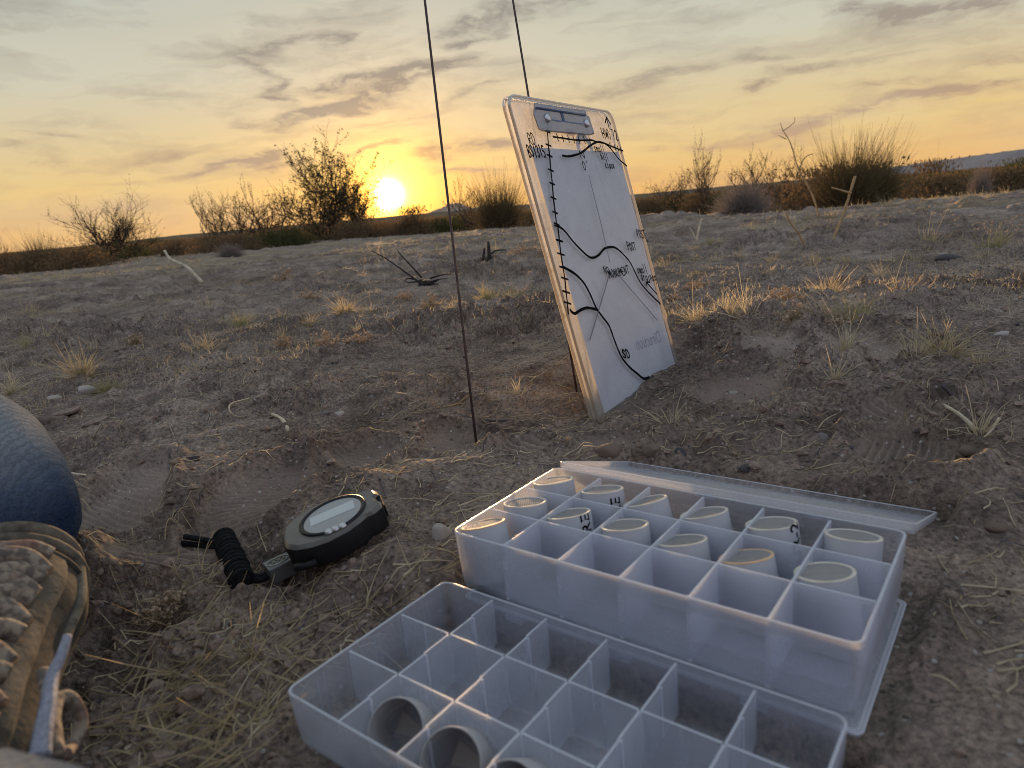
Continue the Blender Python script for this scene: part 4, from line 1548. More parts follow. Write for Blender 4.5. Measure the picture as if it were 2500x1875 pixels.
shrub_px('airy', 1, 1080, 1230, 425, 12, 'hazy thin shrub right of the sun before the broom-like one', rot=.8)
shrub_px('low', 2, 960, 1060, 500, 13, 'low brown shrub directly right of the sun')

# the belt of scrub behind
for k in range(170):
    dist = random.uniform(11, 26)
    px = -80 + 2680 * (k + random.random()) / 170
    if 1290 < px < 1480 and k % 3:
        continue
    x, y = at_dist(px, dist)
    off = random.uniform(-4, 10)
    if 890 < px < 1020:
        off = min(off, 0)
    if px > 2230:
        off *= .4
    _, e_ = azel(px, horizon_y(px) - off)
    h = CAM_H + dist * math.tan(e_) - Gz(x, y) + .03
    e = shrub('low', k, x, y, max(h, .25), max(h, .4) * random.uniform(1.6, 2.8), None, group='scrub belt under the skyline', nm='scrub_bush')
    e['category'] = 'shrub'
    auto.append((e, px, horizon_y(px) + 20, 'dark scrub bush'))


# far scrub that reads as one mass
def far_scrub():
    P = []
    n = 50000
    r = 40 * (600 / 40) ** rng.random(n)
    t = np.radians(rng.uniform(-50, 50, n))
    x = r * np.sin(t); y = r * np.cos(t)
    z = G(x, y)[0]
    hh = .7 + .5 * vn(x / 6, y / 6, 301)
    z = z + rng.random(n) * np.clip(hh * .4 + .002 * r, .1, 1.2)
    V, F = leaf_quads(np.stack([x, y, z], 1), 1.0)
    c = np.repeat(np.stack([x, y, z], 1), 4, 0)
    s = np.repeat(np.clip(r * .0025, .08, .6), 4)[:, None]
    V = c + (V - c) * s * np.array([1, 1, .5])
    tag(mesh_np('far_scrub', V, F, M['leaf_dry'], smooth=False), 'continuous dark scrub far off below the skyline', kind='stuff')


far_scrub()


# ------------------------------------------------------------------ distant hills
def hills(name, prof, dist, col, lab):
    """prof: list of (px, py crest) -> a ridge of real depth at that distance"""
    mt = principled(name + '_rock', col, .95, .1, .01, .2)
    rings = []
    pts = smooth_poly([Vector((a, b, 0)) for a, b in prof], 8)
    V = []; F = []
    rows = 5
    for i, p in enumerate(pts):
        a, e_ = azel(p.x, p.y)
        H = dist * math.tan(e_) + CAM_H
        H += dist * .0006 * float(vn(np.array([i * .9]), np.array([3.0]), 9)[0])
        for j, (dd, hh) in enumerate(((-.10, -.0), (-.05, .45), (0, 1), (.08, .55), (.16, -.0))):
            q = dist * (1 + dd)
            V.append((q * math.sin(a), q * math.cos(a), -12 + (H + 12) * hh if hh > 0 else -14))
    n = len(pts)
    for i in range(n - 1):
        for j in range(rows - 1):
            F.append((i * rows + j, (i + 1) * rows + j, (i + 1) * rows + j + 1, i * rows + j + 1))
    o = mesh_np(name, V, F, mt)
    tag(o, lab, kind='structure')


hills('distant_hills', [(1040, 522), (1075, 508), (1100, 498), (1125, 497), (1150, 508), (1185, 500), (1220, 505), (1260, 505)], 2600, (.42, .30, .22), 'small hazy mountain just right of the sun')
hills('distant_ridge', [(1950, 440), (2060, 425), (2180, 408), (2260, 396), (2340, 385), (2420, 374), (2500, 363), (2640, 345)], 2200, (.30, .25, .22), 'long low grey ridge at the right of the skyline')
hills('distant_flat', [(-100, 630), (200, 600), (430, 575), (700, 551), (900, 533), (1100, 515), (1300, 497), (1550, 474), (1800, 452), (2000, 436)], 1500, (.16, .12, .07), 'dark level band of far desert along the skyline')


# ------------------------------------------------------------------ storage boxes
def box_matrix(F):
    mt = Matrix.Identity(4)
    for i in range(3):
        mt[i][0] = F[1][i] * U; mt[i][1] = F[2][i] * U * 1.0; mt[i][2] = (0, 0, U)[i]; mt[i][3] = F[0][i]
    return mt


def tray_shell(depth, x0, x1, y0, y1, r, wall, draft, bottom_r=.10, z_top=0.0, lip=.0):
    """open tray with rounded corners, top edge at z_top, in cell units"""
    mb = MB()
    rings = []
    def ring(off, z, rr):
        return [(x, y, z) for x, y in rrect(x0 + off, x1 - off, y0 + off, y1 - off, max(rr, .02), 6)]
    zt = z_top
    zb = z_top - depth
    if lip:
        rings += [ring(-lip, zt - .09, r + lip), ring(-lip, zt, r + lip)]
        rings = [ring(draft * .1, zt - .09, r)] + rings
    else:
        rings += [ring(0, zt - .01, r), ring(.008, zt, r)]
    outer = []
    # inside of the wall, downwards
    inner = [ring(wall - .008, zt, r - wall), ring(wall, zt - .012, r - wall)]
    for k in range(1, 4):
        inner.append(ring(wall + draft * k / 4, zt - (depth - bottom_r - wall) * k / 3, r - wall))
    inner.append(ring(wall + draft + .03, zb + wall + .03, r * .7))
    inner.append(ring(wall + draft + bottom_r, zb + wall, r * .5))
    out = [ring(draft + bottom_r, zb, r * .5), ring(draft + .025, zb + .03, r * .8), ring(draft * .8, zb + bottom_r + .02, r), ring(draft * .4, zt - depth * .5, r)]
    full = out + rings + inner
    mb.loft(full, True, True)
    for q, f in enumerate(mb.f):
        if len(f) == 4 and min(mb.v[k][2] for k in f) > zt - .016:
            mb.mi[q] = 1
    return mb


def quadpanel(mb, x0, x1, y0, y1, z0, z1):
    mb.box(x0, x1, y0, y1, z0, z1)


def make_box(F, depth, mat, lab, notch):
    e = empty('storage_box', mat=box_matrix(F))
    tag(e, lab, 'storage box')
    y1 = 3 * CB
    tray_shell(depth, -.03, 6.03, -.03, y1 + .03, .16, .040, .05).build('tray', [mat, M['pp_edge']], e, True, auto=50)
    th = .017
    zt = -.035
    zb = -depth + .05
    for i in (1, 2):                     # long dividers
        mb = MB()
        yy = i * CB
        if notch:
            for c in range(6):
                mb.box(c + .03 if c else .03, c + .5, yy - th, yy + th, zb, zt, top=1)
                mb.box(c + .5, c + .97, yy - th, yy + th, zb, zt, top=1)
        else:
            mb.box(.025, 5.975, yy - th, yy + th, zb, zt, top=1)
        mb.build('divider', [M['pp_div'] if mat is M['pp'] else mat, M['pp_edge']], e, False)
    for i in range(1, 6):                # cross dividers, each a little lower in its middle notch
        mb = MB()
        for c in range(3):
            a = c * CB + (.02 if c else .025); b_ = (c + 1) * CB - (.02 if c < 2 else .025)
            if notch:
                m_ = (a + b_) / 2
                mb.box(i - th, i + th, a, m_, zb, zt - .02, top=1)
                mb.box(i - th, i + th, m_, b_, zb, zt, top=1)
                mb.box(i - th * 1.8, i + th * 1.8, m_ - .02, m_ + .02, zb, zt - .03, top=1)
            else:
                mb.box(i - th, i + th, a, b_, zb, zt, top=1)
        mb.build('divider', [M['pp_div'] if mat is M['pp'] else mat, M['pp_edge']], e, False)
    if not notch:
        for i in range(1, 6):            # moulded seams where the dividers meet the front and back walls
            mb = MB()
            mb.box(i - .030, i + .030, .022, .050, zb, zt + .01)
            mb.build('wall_seam', M['pp_edge'], e, False)
    # little guide ribs on the left and right wall
    for s, x in ((1, .02), (-1, 5.98)):
        mb = MB()
        for i in (1, 2):
            for o_ in (-.05, .05):
                mb.box(x - .012, x + .012, i * CB + o_ - .008, i * CB + o_ + .008, zb + .03, zt)
        for i in (.5, 1.5, 2.5):
            for o_ in (-.05, .05):
                mb.box(x - .010, x + .010, i * CB + o_ - .008, i * CB + o_ + .008, zb + .03, zt - .05)
        mb.build('guide_ribs', mat, e, False)
    return e


def make_lid(e, M4, mat, length=3.06, depth=.16, w0=-.02, w1=6.12):
    """open tray lid; local frame M4 hinges at y=0"""
    rings = []
    mb = tray_shell(depth, w0, w1, .02, length, .10, .035, .01, .03, z_top=depth)
    mb.v = [tuple(M4 @ Vector(p)) for p in mb.v]
    lid = mb.build('lid', [mat, M['pp_edge']], e, True, auto=45)
    lr = MB()
    for y in (.5, 1.2, 1.9, 2.6):
        lr.box(w0 + .2, w1 - .2, y - .012, y + .012, .035, .055, lambda p: M4 @ p)
    lr.build('lid_ribs', mat, lid, False)
    for x in (1.2, 3.0, 4.8):
        hb = MB()
        hb.box(x - .16, x + .16, -.05, .05, -.02, .055, lambda p: M4 @ p)
        hb.build('hinge', M['pp'], e, False)
    return lid


rear = make_box(REAR, 1.02, M['pp'], 'frosted compartment box filled with white tubes, stacked behind the clear one', False)
T = Matrix.Translation((0, 3 * CB + .06, -.04)) @ Matrix.Rotation(R(-19.5), 4, 'X') @ Matrix.Translation((0, 0, -.02))
make_lid(rear, T, M['pp_clear'])
front = make_box(FRONT, .84, M['pp_clear'], 'clear compartment box nearest the camera with three slanting tubes', True)
T = Matrix.Translation((.17, 3 * CB + .04, -.275)) @ Matrix.Translation((0, 0, -.02))
# the front box's lid is folded back flat and carries the rear box
make_lid(front, T, M['pp_clear'], 3.10, .075, .12, 5.98)

# ------------------------------------------------------------------ tubes
def text_mesh(txt, size, name='print'):
    cu = bpy.data.curves.new('t', 'FONT'); cu.body = txt; cu.size = size; cu.align_x = 'CENTER'; cu.align_y = 'CENTER'
    cu.offset = size * .012
    o = bpy.data.objects.new('t', cu); C.objects.link(o)
    bpy.context.view_layer.update()
    dg = bpy.context.evaluated_depsgraph_get()
    me = bpy.data.meshes.new_from_object(o.evaluated_get(dg))
    bpy.data.objects.remove(o)
    me.name = name
    me.materials.clear()
    return me


TR = .385 * U
TH = .92 * U


def ring_pts(r, z, n=40):
    return [(r * math.cos(2 * math.pi * k / n), r * math.sin(2 * math.pi * k / n), z) for k in range(n)]


def tube_parts():
    body = MB()
    body.loft([ring_pts(TR * .9, 0), ring_pts(TR, .0008), ring_pts(TR, TH - .0006), ring_pts(TR * .985, TH), ring_pts(TR * .86, TH), ring_pts(TR * .86, TH * .1)], False, True)
    rim = MB()
    rg = []
    for k in range(8):
        a = 2 * math.pi * k / 8
        rg.append(ring_pts(TR * (.945 + .060 * math.cos(a)), TH - .0002 + .0006 * math.sin(a)))
    rim.loft(rg, False, False, True)
    scr = MB()
    rr = TR * .90
    n = 21
    for k in range(n):
        x = -rr + 2 * rr * (k + .5) / n
        h = math.sqrt(max(rr * rr - x * x, 0)); w = .00022
        zz = TH - .0004
        scr.add([(x - w, -h, zz), (x + w, -h, zz), (x + w, h, zz), (x - w, h, zz)], [(0, 1, 2, 3)])
        zz += .0001
        scr.add([(-h, x - w, zz), (h, x - w, zz), (h, x + w, zz), (-h, x + w, zz)], [(0, 1, 2, 3)])
    fill = MB(); fill.add(ring_pts(TR * .86, TH - .0035) , [tuple(range(40))])  # dark disc paints the shaded tube interior below the screen
    out = []
    for nm, mb, mt in (('pipe', body, M['pvc']), ('rim', rim, M['pvc_rim']), ('mesh_screen', scr, M['screen']), ('interior_shade', fill, M['tube_interior_shade'])):
        o = mb.build(nm, mt, None, nm in ('pipe', 'rim'), auto=40 if nm == 'pipe' else None)
        out.append(o)
    return out


TP = tube_parts()
_ob = MB(); _ob.loft([ring_pts(TR * .94, 0), ring_pts(TR, .0008), ring_pts(TR, TH - .0003), ring_pts(TR * .985, TH), ring_pts(TR * .945, TH), ring_pts(TR * .94, TH * .08)], False, True)
M['pipe_in'] = principled('grey_open_pipe', (.42, .405, .39), .7, .3, 60, .15)  # mid-grey with slight mottling for the whole open pipe
OPEN_ME = _ob.build('pipe', M['pipe_in'], None, True, auto=40)
_open_data = OPEN_ME.data; bpy.data.objects.remove(OPEN_ME)
rim_tan = TP[1].data.copy(); rim_tan.materials.clear(); rim_tan.materials.append(M['pvc_rim_tan'])


def bend_text(me, R_, ang0, z0):
    for v in me.vertices:
        x, y = v.co.x, v.co.y
        # reads upwards: text x -> z, text y -> around
        a = ang0 - y / R_
        v.co = (R_ * math.cos(a), R_ * math.sin(a), z0 + x)
    return me


def make_tube(F, cx, cy, z, tilt=(0, 0), lab='', tan=False, text=None, tang=0, empty_open=False, group=None, rx=0, ry=0):
    mt = box_matrix(F)
    p = mt @ Vector((cx, cy * CB, z))
    e = empty('tube')
    e.location = p
    e.rotation_euler = (tilt[0], tilt[1], random.uniform(0, .3))
    tag(e, lab, 'tube', group)
    for o in TP:
        if empty_open and o.name.split('.')[0] in ('mesh_screen', 'rim', 'interior_shade'):
            continue
        d = rim_tan if (tan and o.name.startswith('rim')) else (_open_data if empty_open else o.data)
        link(bpy.data.objects.new(o.name.split('.')[0], d), e)
    if text:
        me = bend_text(text_mesh(text, .0105), TR + .00015, tang, TH * .72)
        me.materials.append(M['ink'])
        link(bpy.data.objects.new('printed_text', me), e)
    return e


ROWN = {0: 'front', 1: 'middle', 2: 'back'}
COLN = ['first', 'second', 'third', 'fourth', 'fifth', 'sixth']
bz = -.965
tube_spec = [(0, 0, .02, -.09, .06, True, None), (0, 1, .0, .04, .0, False, None), (1, 1, -.01, -.05, .03, False, 'URE'), (2, 1, .0, .0, .02, False, None), (3, 1, -.04, -.07, .04, False, None),
             (4, 1, -.05, -.08, .05, True, None), (5, 1, -.01, .02, .02, False, None),
             (0, 2, .03, .0, .0, False, None), (1, 2, .03, .0, .02, False, 'RE'), (2, 2, .02, -.10, .16, False, None), (3, 2, .0, -.06, .14, False, None), (4, 2, .03, .0, .02, False, 'UR-2'), (5, 2, .05, .02, -.16, False, None)]
tz = rear.location.z
for (c, r_, dz, tx, ty, tn, tt) in tube_spec:
    # tilts are in world axes: ty > 0 leans towards the right
    lab = f"white mesh-topped tube, {COLN[c]} from left in {ROWN[r_]} row of rear box"
    make_tube(REAR, c + .43, r_ + .385, bz + dz, (tx * .8 - .22, -ty * .8, 0)[:2], lab, tn, tt, R(-62), False, 'white mesh-topped tubes in the rear box')
for (cx, cy, z, rx, ry, lab) in [(1.30, .98, -.78, .70, -.55, 'open slanting white tube, leftmost of three in the clear front box'),
                                 (2.22, .95, -.78, .70, -.55, 'open slanting white tube, middle of three in the clear front box'),
                                 (3.2, .92, -.74, .68, -.62, 'open slanting white tube, rightmost of three in the clear front box')]:
    e = make_tube(FRONT, cx, cy, z, (rx, ry), lab, False, None, 0, True, 'open tubes in the front box')
    e.scale = (1, 1, .76)
for o in TP:
    bpy.data.objects.remove(o)

# ------------------------------------------------------------------ clipboard
KB = 1.06


def rotm(ax, t):
    return Matrix.Rotation(t, 3, ax)


Mb = rotm('Z', .991) @ rotm('X', -.235) @ rotm('Y', .002)
bl = CAM + (Vector((213 / FPX * 1.0, 0, 0)).x * CX - ((1033 - 937.5) / FPX) * CU + CF) * (.653 * KB)
BW, BH = .229 * KB, .312 * KB
BX, BY, BZ = Mb.col[0], Mb.col[1], Mb.col[2]
mt = Matrix.Identity(4)
for i in range(3):
    mt[i][0], mt[i][1], mt[i][2], mt[i][3] = BX[i], BY[i], BZ[i], bl[i]
board = empty('clipboard', mat=mt)
tag(board, 'clear acrylic clipboard with hand-drawn map standing upright in the soil', 'clipboard')
board_inv = mt.inverted()


def on_board(px, py, yoff=0.0):
    """photo pixel -> local x,z on the board plane at local depth yoff"""
    o_ = board_inv @ CAM
    d_ = board_inv.to_3x3() @ ray(px, py)
    t = (yoff - o_.y) / d_.y
    p = o_ + d_ * t
    return Vector((p.x, p.z))


def slab(name, outline, y0, y1, mat, parent, bevel=.0004):
    mb = MB()
    mb.loft([[(x, y0, z) for x, z in outline], [(x, y1, z) for x, z in outline]])
    return mb.build(name, mat, parent, False)


SUNK = -.006
TK = .0026
out1 = rrect(0, BW, SUNK, BH, .014, 6)
slab('front_panel', out1, 0, TK, M['acrylic_front'], board)
slab('back_panel', [(x * 1 - .001, z + .001) for x, z in out1], TK + .0034, 2 * TK + .0034, M['acrylic'], board)


def edge_strip(y0, y1):
    mb = MB()
    rr = out1
    n = len(rr)
    cx, cz = BW / 2, BH / 2
    mb.loft([[(x - .00005 * (1 if x < cx else -1), y0, z) for x, z in rr], [(x - .0012 * (1 if x < cx else -1) * 0, y1, z) for x, z in rr]], False, False)
    return mb


for y0 in (0, TK + .0034):
    mb = MB()
    pts = [Vector((x, y0 + TK / 2, z)) for x, z in out1]
    ro = [(x + (.0003 if x > BW / 2 else -.0003), z + (.0003 if z > BH / 2 else -.0003)) for x, z in out1]
    ri = [(x + (-.0010 if x > BW / 2 else .0010), z + (-.0010 if z > BH / 2 else .0010)) for x, z in out1]
    mb.loft([[(x, y0 - .0001, z) for x, z in ro], [(x, y0 + TK + .0001, z) for x, z in ro], [(x, y0 + TK + .0001, z) for x, z in ri], [(x, y0 - .0001, z) for x, z in ri]], False, False, True)
    mb.build('polished_edge', M['acrylic_edge'], board, False)
# paper between the panels
yp = TK + .0012
pTL = on_board(1292, 356, yp); pTR = on_board(1523, 375, yp)
px0 = (pTL.x + on_board(1350, 556, yp).x + on_board(1478, 1010, yp).x) / 3
ptop = (pTL.y + pTR.y) / 2
pxr = BW - .002
mb = MB()
outl = [(px0, .004), (pxr, .004), (pxr, ptop), (px0, ptop)]
mb.loft([[(x, yp, z) for x, z in outl], [(x, yp + .0004, z) for x, z in outl]])
pap = mb.build('map_sheet', M['paper'], board, False)
# arched tab of the sheet
mb = MB()
ca = on_board(1430, 368, yp)
ro_, ri_ = .021, .0125
n = 16
o1 = [(ca.x + ro_ * math.cos(math.pi * k / n), yp, ptop + .0002 + ro_ * .95 * math.sin(math.pi * k / n)) for k in range(n + 1)]
o2 = [(ca.x + ri_ * math.cos(math.pi * k / n), yp, ptop + .0002 + ri_ * .95 * math.sin(math.pi * k / n)) for k in range(n + 1)]
mb.add(o1 + o2, [(k, k + 1, n + 1 + k + 1, n + 1 + k) for k in range(n)])
mb.build('paper_tab', M['paper'], pap, False)

# clip plate
mb = MB()
cl = [on_board(*p, -.004) for p in ((1311, 249), (1434, 268), (1437, 279), (1443, 283), (1456, 325), (1445, 328), (1330, 317), (1322, 312), (1309, 275))]
rings = [[(x * 1, -.0002, z) for x, z in [(p.x + .0, p.y) for p in cl]], [(p.x, -.0016, p.y) for p in cl]]
cc = sum((Vector((p.x, p.y)) for p in cl), Vector((0, 0))) / len(cl)
inn = [cc + (Vector((p.x, p.y)) - cc) * .93 for p in cl]
rings.append([(p.x, -.0024, p.y) for p in inn])
mb.loft(rings, False, True)
clip = mb.build('clip_plate', M['clip'], board, False)
mb = MB()
for a, b_, w in (((1313, 253), (1432, 272), .0030),):
    p = on_board(*a, -.006); q = on_board(*b_, -.006)
    mb.tube([(p.x, -.0030, p.y - .003), (q.x, -.0030, q.y - .003)], .0012, 8)
mb.build('clip_spring_rod', M['clip'], clip)
mb = MB()
p = on_board(1372, 262, -.006); q = on_board(1380, 305, -.006)
mb.box(p.x, p.x + .005, -.0030, -.0022, q.y + .006, p.y - .004)
mb.build('clip_lever', M['clip'], clip, False)
# oval cut-out tab below the clip
mb = MB(); c_ = on_board(1393, 323, -.001)
mb.add([(c_.x + .012 * math.cos(t), -.0003, c_.y + .004 * math.sin(t)) for t in [2 * math.pi * k / 20 for k in range(20)]], [tuple(range(20))])
mb.build('clip_hole', M['acrylic_edge'], clip, False)
for px, py in ((1342, 286), (1437, 299)):
    c_ = on_board(px, py, -.006)
    mb = MB()
    rg = []
    for rr, yy in ((.0046, -.0022), (.0046, -.0040), (.0036, -.0050), (.0018, -.0055)):
        rg.append([(c_.x + rr * math.cos(t), yy, c_.y + rr * math.sin(t)) for t in [2 * math.pi * k / 16 for k in range(16)]])
    mb.loft(rg, False, True)
    mb.build('rivet', M['steel'], clip)

# marker drawing
def ribbon2(mb, pts, w, y=-.00015, taper=False):
    pts = [Vector((p[0], p[1])) for p in pts]
    n = len(pts)
    L = []; Rr = []
    for i, p in enumerate(pts):
        t = pts[min(i + 1, n - 1)] - pts[max(i - 1, 0)]
        if t.length < 1e-9:
            t = Vector((1, 0))
        t.normalize()
        nn = Vector((-t.y, t.x)) * w * .5 * (1 + .12 * math.sin(i * 1.3 + p.x * 900))
        L.append((p.x + nn.x, y, p.y + nn.y)); Rr.append((p.x - nn.x, y, p.y - nn.y))
    mb.add(L + Rr, [(i, n + i, n + i + 1, i + 1) for i in range(n - 1)])
    for c in (pts[0], pts[-1]):
        k = 8
        mb.add([(c.x + w * .5 * math.cos(2 * math.pi * q / k), y - .00001, c.y + w * .5 * math.sin(2 * math.pi * q / k)) for q in range(k)], [tuple(range(k))])


def z1(x, y): return (1200 + x / 4.254, 180 + y / 4.254)
def z2(x, y): return (1240 + x / 3.19, 540 + y / 3.19)


def mark(pxs, w, mat='ink', name='marker_line', lab=None, sm=True, ticks=None):
    P = [on_board(*p) for p in pxs]
    if sm and len(P) > 2:
        P = [Vector((q.x, q.y)) for q in smooth_poly([Vector((p.x, p.y, 0)) for p in P], 5)]
    mb = MB(); ribbon2(mb, P, w * 1.15)
    for t in (ticks or []):
        ribbon2(mb, [on_board(*t[0]), on_board(*t[1])], w * 1.0, -.0002)
    o = mb.build(name, M[mat], board, False)
    if lab: o['label'] = lab
    return o


tr = [z1(*p) for p in ((578, 470), (580, 600), (590, 740), (602, 850), (615, 1000), (630, 1140), (642, 1290), (660, 1440), (675, 1560))] + [z2(*p) for p in ((388, 40), (400, 150), (412, 255), (428, 360), (442, 445), (452, 550), (462, 635), (470, 720))]
tk = []
for i, p in enumerate(tr[1:-1]):
    w_ = 6 if i < 8 else 8
    tk.append(((p[0] - w_, p[1] - 2), (p[0] + w_, p[1] + 3)))
mark(tr, .0021, lab='long marker road line with cross ticks', ticks=tk)
h1 = [z1(*p) for p in ((640, 655), (770, 675), (880, 690), (960, 692), (1040, 690), (1090, 708), (1170, 722), (1240, 752), (1320, 785), (1365, 800))]
tk = [(z1(x - 5, y - 34), z1(x + 12, y + 34)) for x, y in ((680, 662), (735, 670), (795, 677), (850, 684), (905, 690), (960, 692), (1015, 692))] + [(z1(x - 5, y - 28), z1(x + 6, y + 22)) for x, y in ((1230, 748), (1280, 768), (1312, 782), (1342, 792))]
mark(h1, .0019, lab='ticked marker line across the top', ticks=tk)
mark([z1(*p) for p in ((735, 850), (800, 858), (900, 835), (960, 800), (1020, 750), (1090, 712), (1150, 715), (1210, 750), (1270, 820), (1330, 895), (1403, 957))], .0021, lab='humped marker line near the top')
mark([z2(*p) for p in ((385, 35), (440, 75), (500, 150), (560, 215), (620, 270), (660, 285), (705, 265), (750, 215), (790, 203), (830, 205), (880, 240), (950, 320), (1000, 420), (1040, 490), (1100, 560), (1186, 643))], .0024, lab='wavy marker line across the middle')
mark([z2(*p) for p in ((435, 360), (520, 410), (590, 480), (640, 570), (690, 680), (740, 750), (790, 820), (830, 930), (880, 1050), (940, 1130), (1010, 1190), (1060, 1227), (1098, 1216))], .0029, lab='thick marker line running to the lower right')
mark([z2(*p) for p in ((485, 690), (500, 710), (525, 718), (570, 690), (620, 675), (690, 688))], .0028, lab='short marker spur at lower left')
mark([z1(1010, 1055), z1(1160, 1655)], .0013, 'ink_grey', 'pencil_line'); mark([z2(735, 70), z2(795, 325)], .0013, 'ink_grey', 'pencil_line')
mark([z2(785, 430), z2(637, 925)], .0015, 'ink_grey', 'pencil_line'); mark([z2(870, 430), z2(1162, 770)], .0015, 'ink_grey', 'pencil_line')
# arrows
mb = MB()
for a, b_ in (((1220, 565), (1190, 455)), ((1182, 505), (1192, 452)), ((1236, 522), (1192, 452)), ((1195, 470), (1215, 545))):
    ribbon2(mb, [on_board(*z1(*a)), on_board(*z1(*b_))], .0026)
mb.build('marker_arrow', M['ink'], board, False)
mb = MB()
for a, b_ in (((1160, 568), (1080, 478)), ((1075, 510), (1078, 476)), ((1105, 474), (1078, 476))):
    ribbon2(mb, [on_board(*z2(*a)), on_board(*z2(*b_))], .0020)
mb.build('marker_arrow', M['ink'], board, False)

# stroke letters, unit box (0..1 wide, 0..1 high)
SF = {'A': [[(0, 0), (.5, 1), (1, 0)], [(.2, .4), (.8, .4)]], 'B': [[(.1, 0), (.1, 1), (.7, .95), (.75, .65), (.15, .52), (.85, .4), (.8, .08), (.1, 0)]],
      'R': [[(.1, 0), (.1, 1), (.8, .9), (.75, .55), (.15, .5), (.9, 0)]], 'D': [[(.1, 0), (.1, 1), (.6, .95), (.95, .55), (.7, .08), (.1, 0)]],
      '.': [[(.4, 0), (.5, .06)]], 'S': [[(.9, .85), (.5, 1), (.1, .78), (.5, .5), (.85, .25), (.5, 0), (.05, .15)]], '1': [[(.5, 0), (.5, 1)]],
      '3': [[(.1, .9), (.6, 1), (.8, .75), (.4, .52), (.85, .3), (.6, 0), (.1, .08)]], '5': [[(.85, 1), (.25, 1), (.2, .58), (.7, .55), (.85, .25), (.5, 0), (.1, .08)]],
      'H': [[(.1, 0), (.1, 1)], [(.9, 0), (.9, 1)], [(.1, .5), (.9, .5)]], 'W': [[(0, 1), (.25, 0), (.5, .8), (.75, 0), (1, 1)]], 'Y': [[(0, 1), (.45, .5), (1, 1)], [(.45, .5), (.3, 0)]],
      '7': [[(0, .95), (.9, 1), (.35, 0)]], '2': [[(.1, .8), (.5, 1), (.85, .75), (.1, 0), (.95, .05)]], 'N': [[(.1, 0), (.1, 1), (.85, 0), (.85, 1)]],
      'O': [[(.5, 1), (.1, .7), (.15, .2), (.5, 0), (.88, .25), (.85, .75), (.5, 1)]], '0': [[(.5, 1), (.15, .7), (.2, .2), (.5, 0), (.8, .25), (.8, .75), (.5, 1)]],
      "'": [[(.4, 1.05), (.4, .85)]], 'P': [[(.1, 0), (.1, 1), (.8, .9), (.75, .55), (.15, .45)]], 'T': [[(.5, 0), (.5, 1)], [(0, 1), (1, 1)]], 'M': [[(.05, 0), (.1, 1), (.5, .3), (.9, 1), (.95, 0)]],
      'U': [[(.1, 1), (.12, .15), (.5, 0), (.85, .15), (.88, 1)]], 'E': [[(.85, 1), (.1, 1), (.1, 0), (.9, 0)], [(.1, .5), (.7, .5)]], 'I': [[(.5, 0), (.5, 1)]], 'L': [[(.15, 1), (.15, 0), (.85, 0)]],
      's': [[(.8, .55), (.4, .62), (.15, .48), (.75, .2), (.5, 0), (.1, .05)]], 'm': [[(.05, 0), (.1, .6)], [(.1, .4), (.35, .6), (.45, 0)], [(.45, .4), (.75, .6), (.9, 0)]],
      'a': [[(.8, .55), (.3, .6), (.1, .25), (.4, 0), (.8, .3)], [(.8, .6), (.85, 0)]], 'l': [[(.5, 1.1), (.5, 0)]], 'h': [[(.15, 1.1), (.15, 0)], [(.15, .4), (.5, .6), (.75, .4), (.8, 0)]],
      'i': [[(.5, .6), (.5, 0)], [(.5, .85), (.52, .88)]], 'c': [[(.85, .5), (.45, .62), (.1, .3), (.45, 0), (.85, .1)]], 'o': [[(.5, .6), (.1, .35), (.4, 0), (.85, .25), (.5, .6)]],
      'e': [[(.15, .32), (.85, .35), (.5, .62), (.12, .3), (.45, 0), (.9, .08)]], 'd': [[(.8, .5), (.3, .6), (.1, .25), (.4, 0), (.8, .3)], [(.8, 1.1), (.85, 0)]],
      'r': [[(.2, .6), (.25, 0)], [(.25, .35), (.5, .6), (.8, .55)]], 'n': [[(.1, .6), (.12, 0)], [(.12, .4), (.5, .62), (.8, .35), (.85, 0)]],
      'g': [[(.8, .5), (.35, .6), (.1, .3), (.4, .05), (.8, .25)], [(.8, .6), (.8, -.3), (.3, -.4)]]}


def word(txt, a, b_, hgt_px, w=.0013, name='marker_word', mat='ink'):
    """txt written with its baseline from pixel a to pixel b, letters hgt_px tall along the board's own up"""
    A = on_board(*a); B = on_board(*b_)
    up = on_board(a[0], a[1] - hgt_px) - A
    hh = up.length
    d = (B - A); n = len(txt); st = d / n
    hh *= 1.15; upv = Vector((-.05, 1)).normalized() * hh
    if abs(d.normalized().dot(upv.normalized())) > .6:
        upv = Vector((-d.y, d.x)).normalized() * hh
    mb = MB()
    for i, ch in enumerate(txt):
        if ch not in SF:
            continue
        for s in SF[ch]:
            pts = [A + st * (i + .08 + .78 * x) + upv * (y + .05 * math.sin(i * 2.1)) for x, y in s]
            if len(pts) > 3:
                pts = [Vector((q.x, q.y)) for q in smooth_poly([Vector((p.x, p.y, 0)) for p in pts], 3)]
            ribbon2(mb, pts, w * 1.25)
    return mb.build(name, M[mat], board, False)


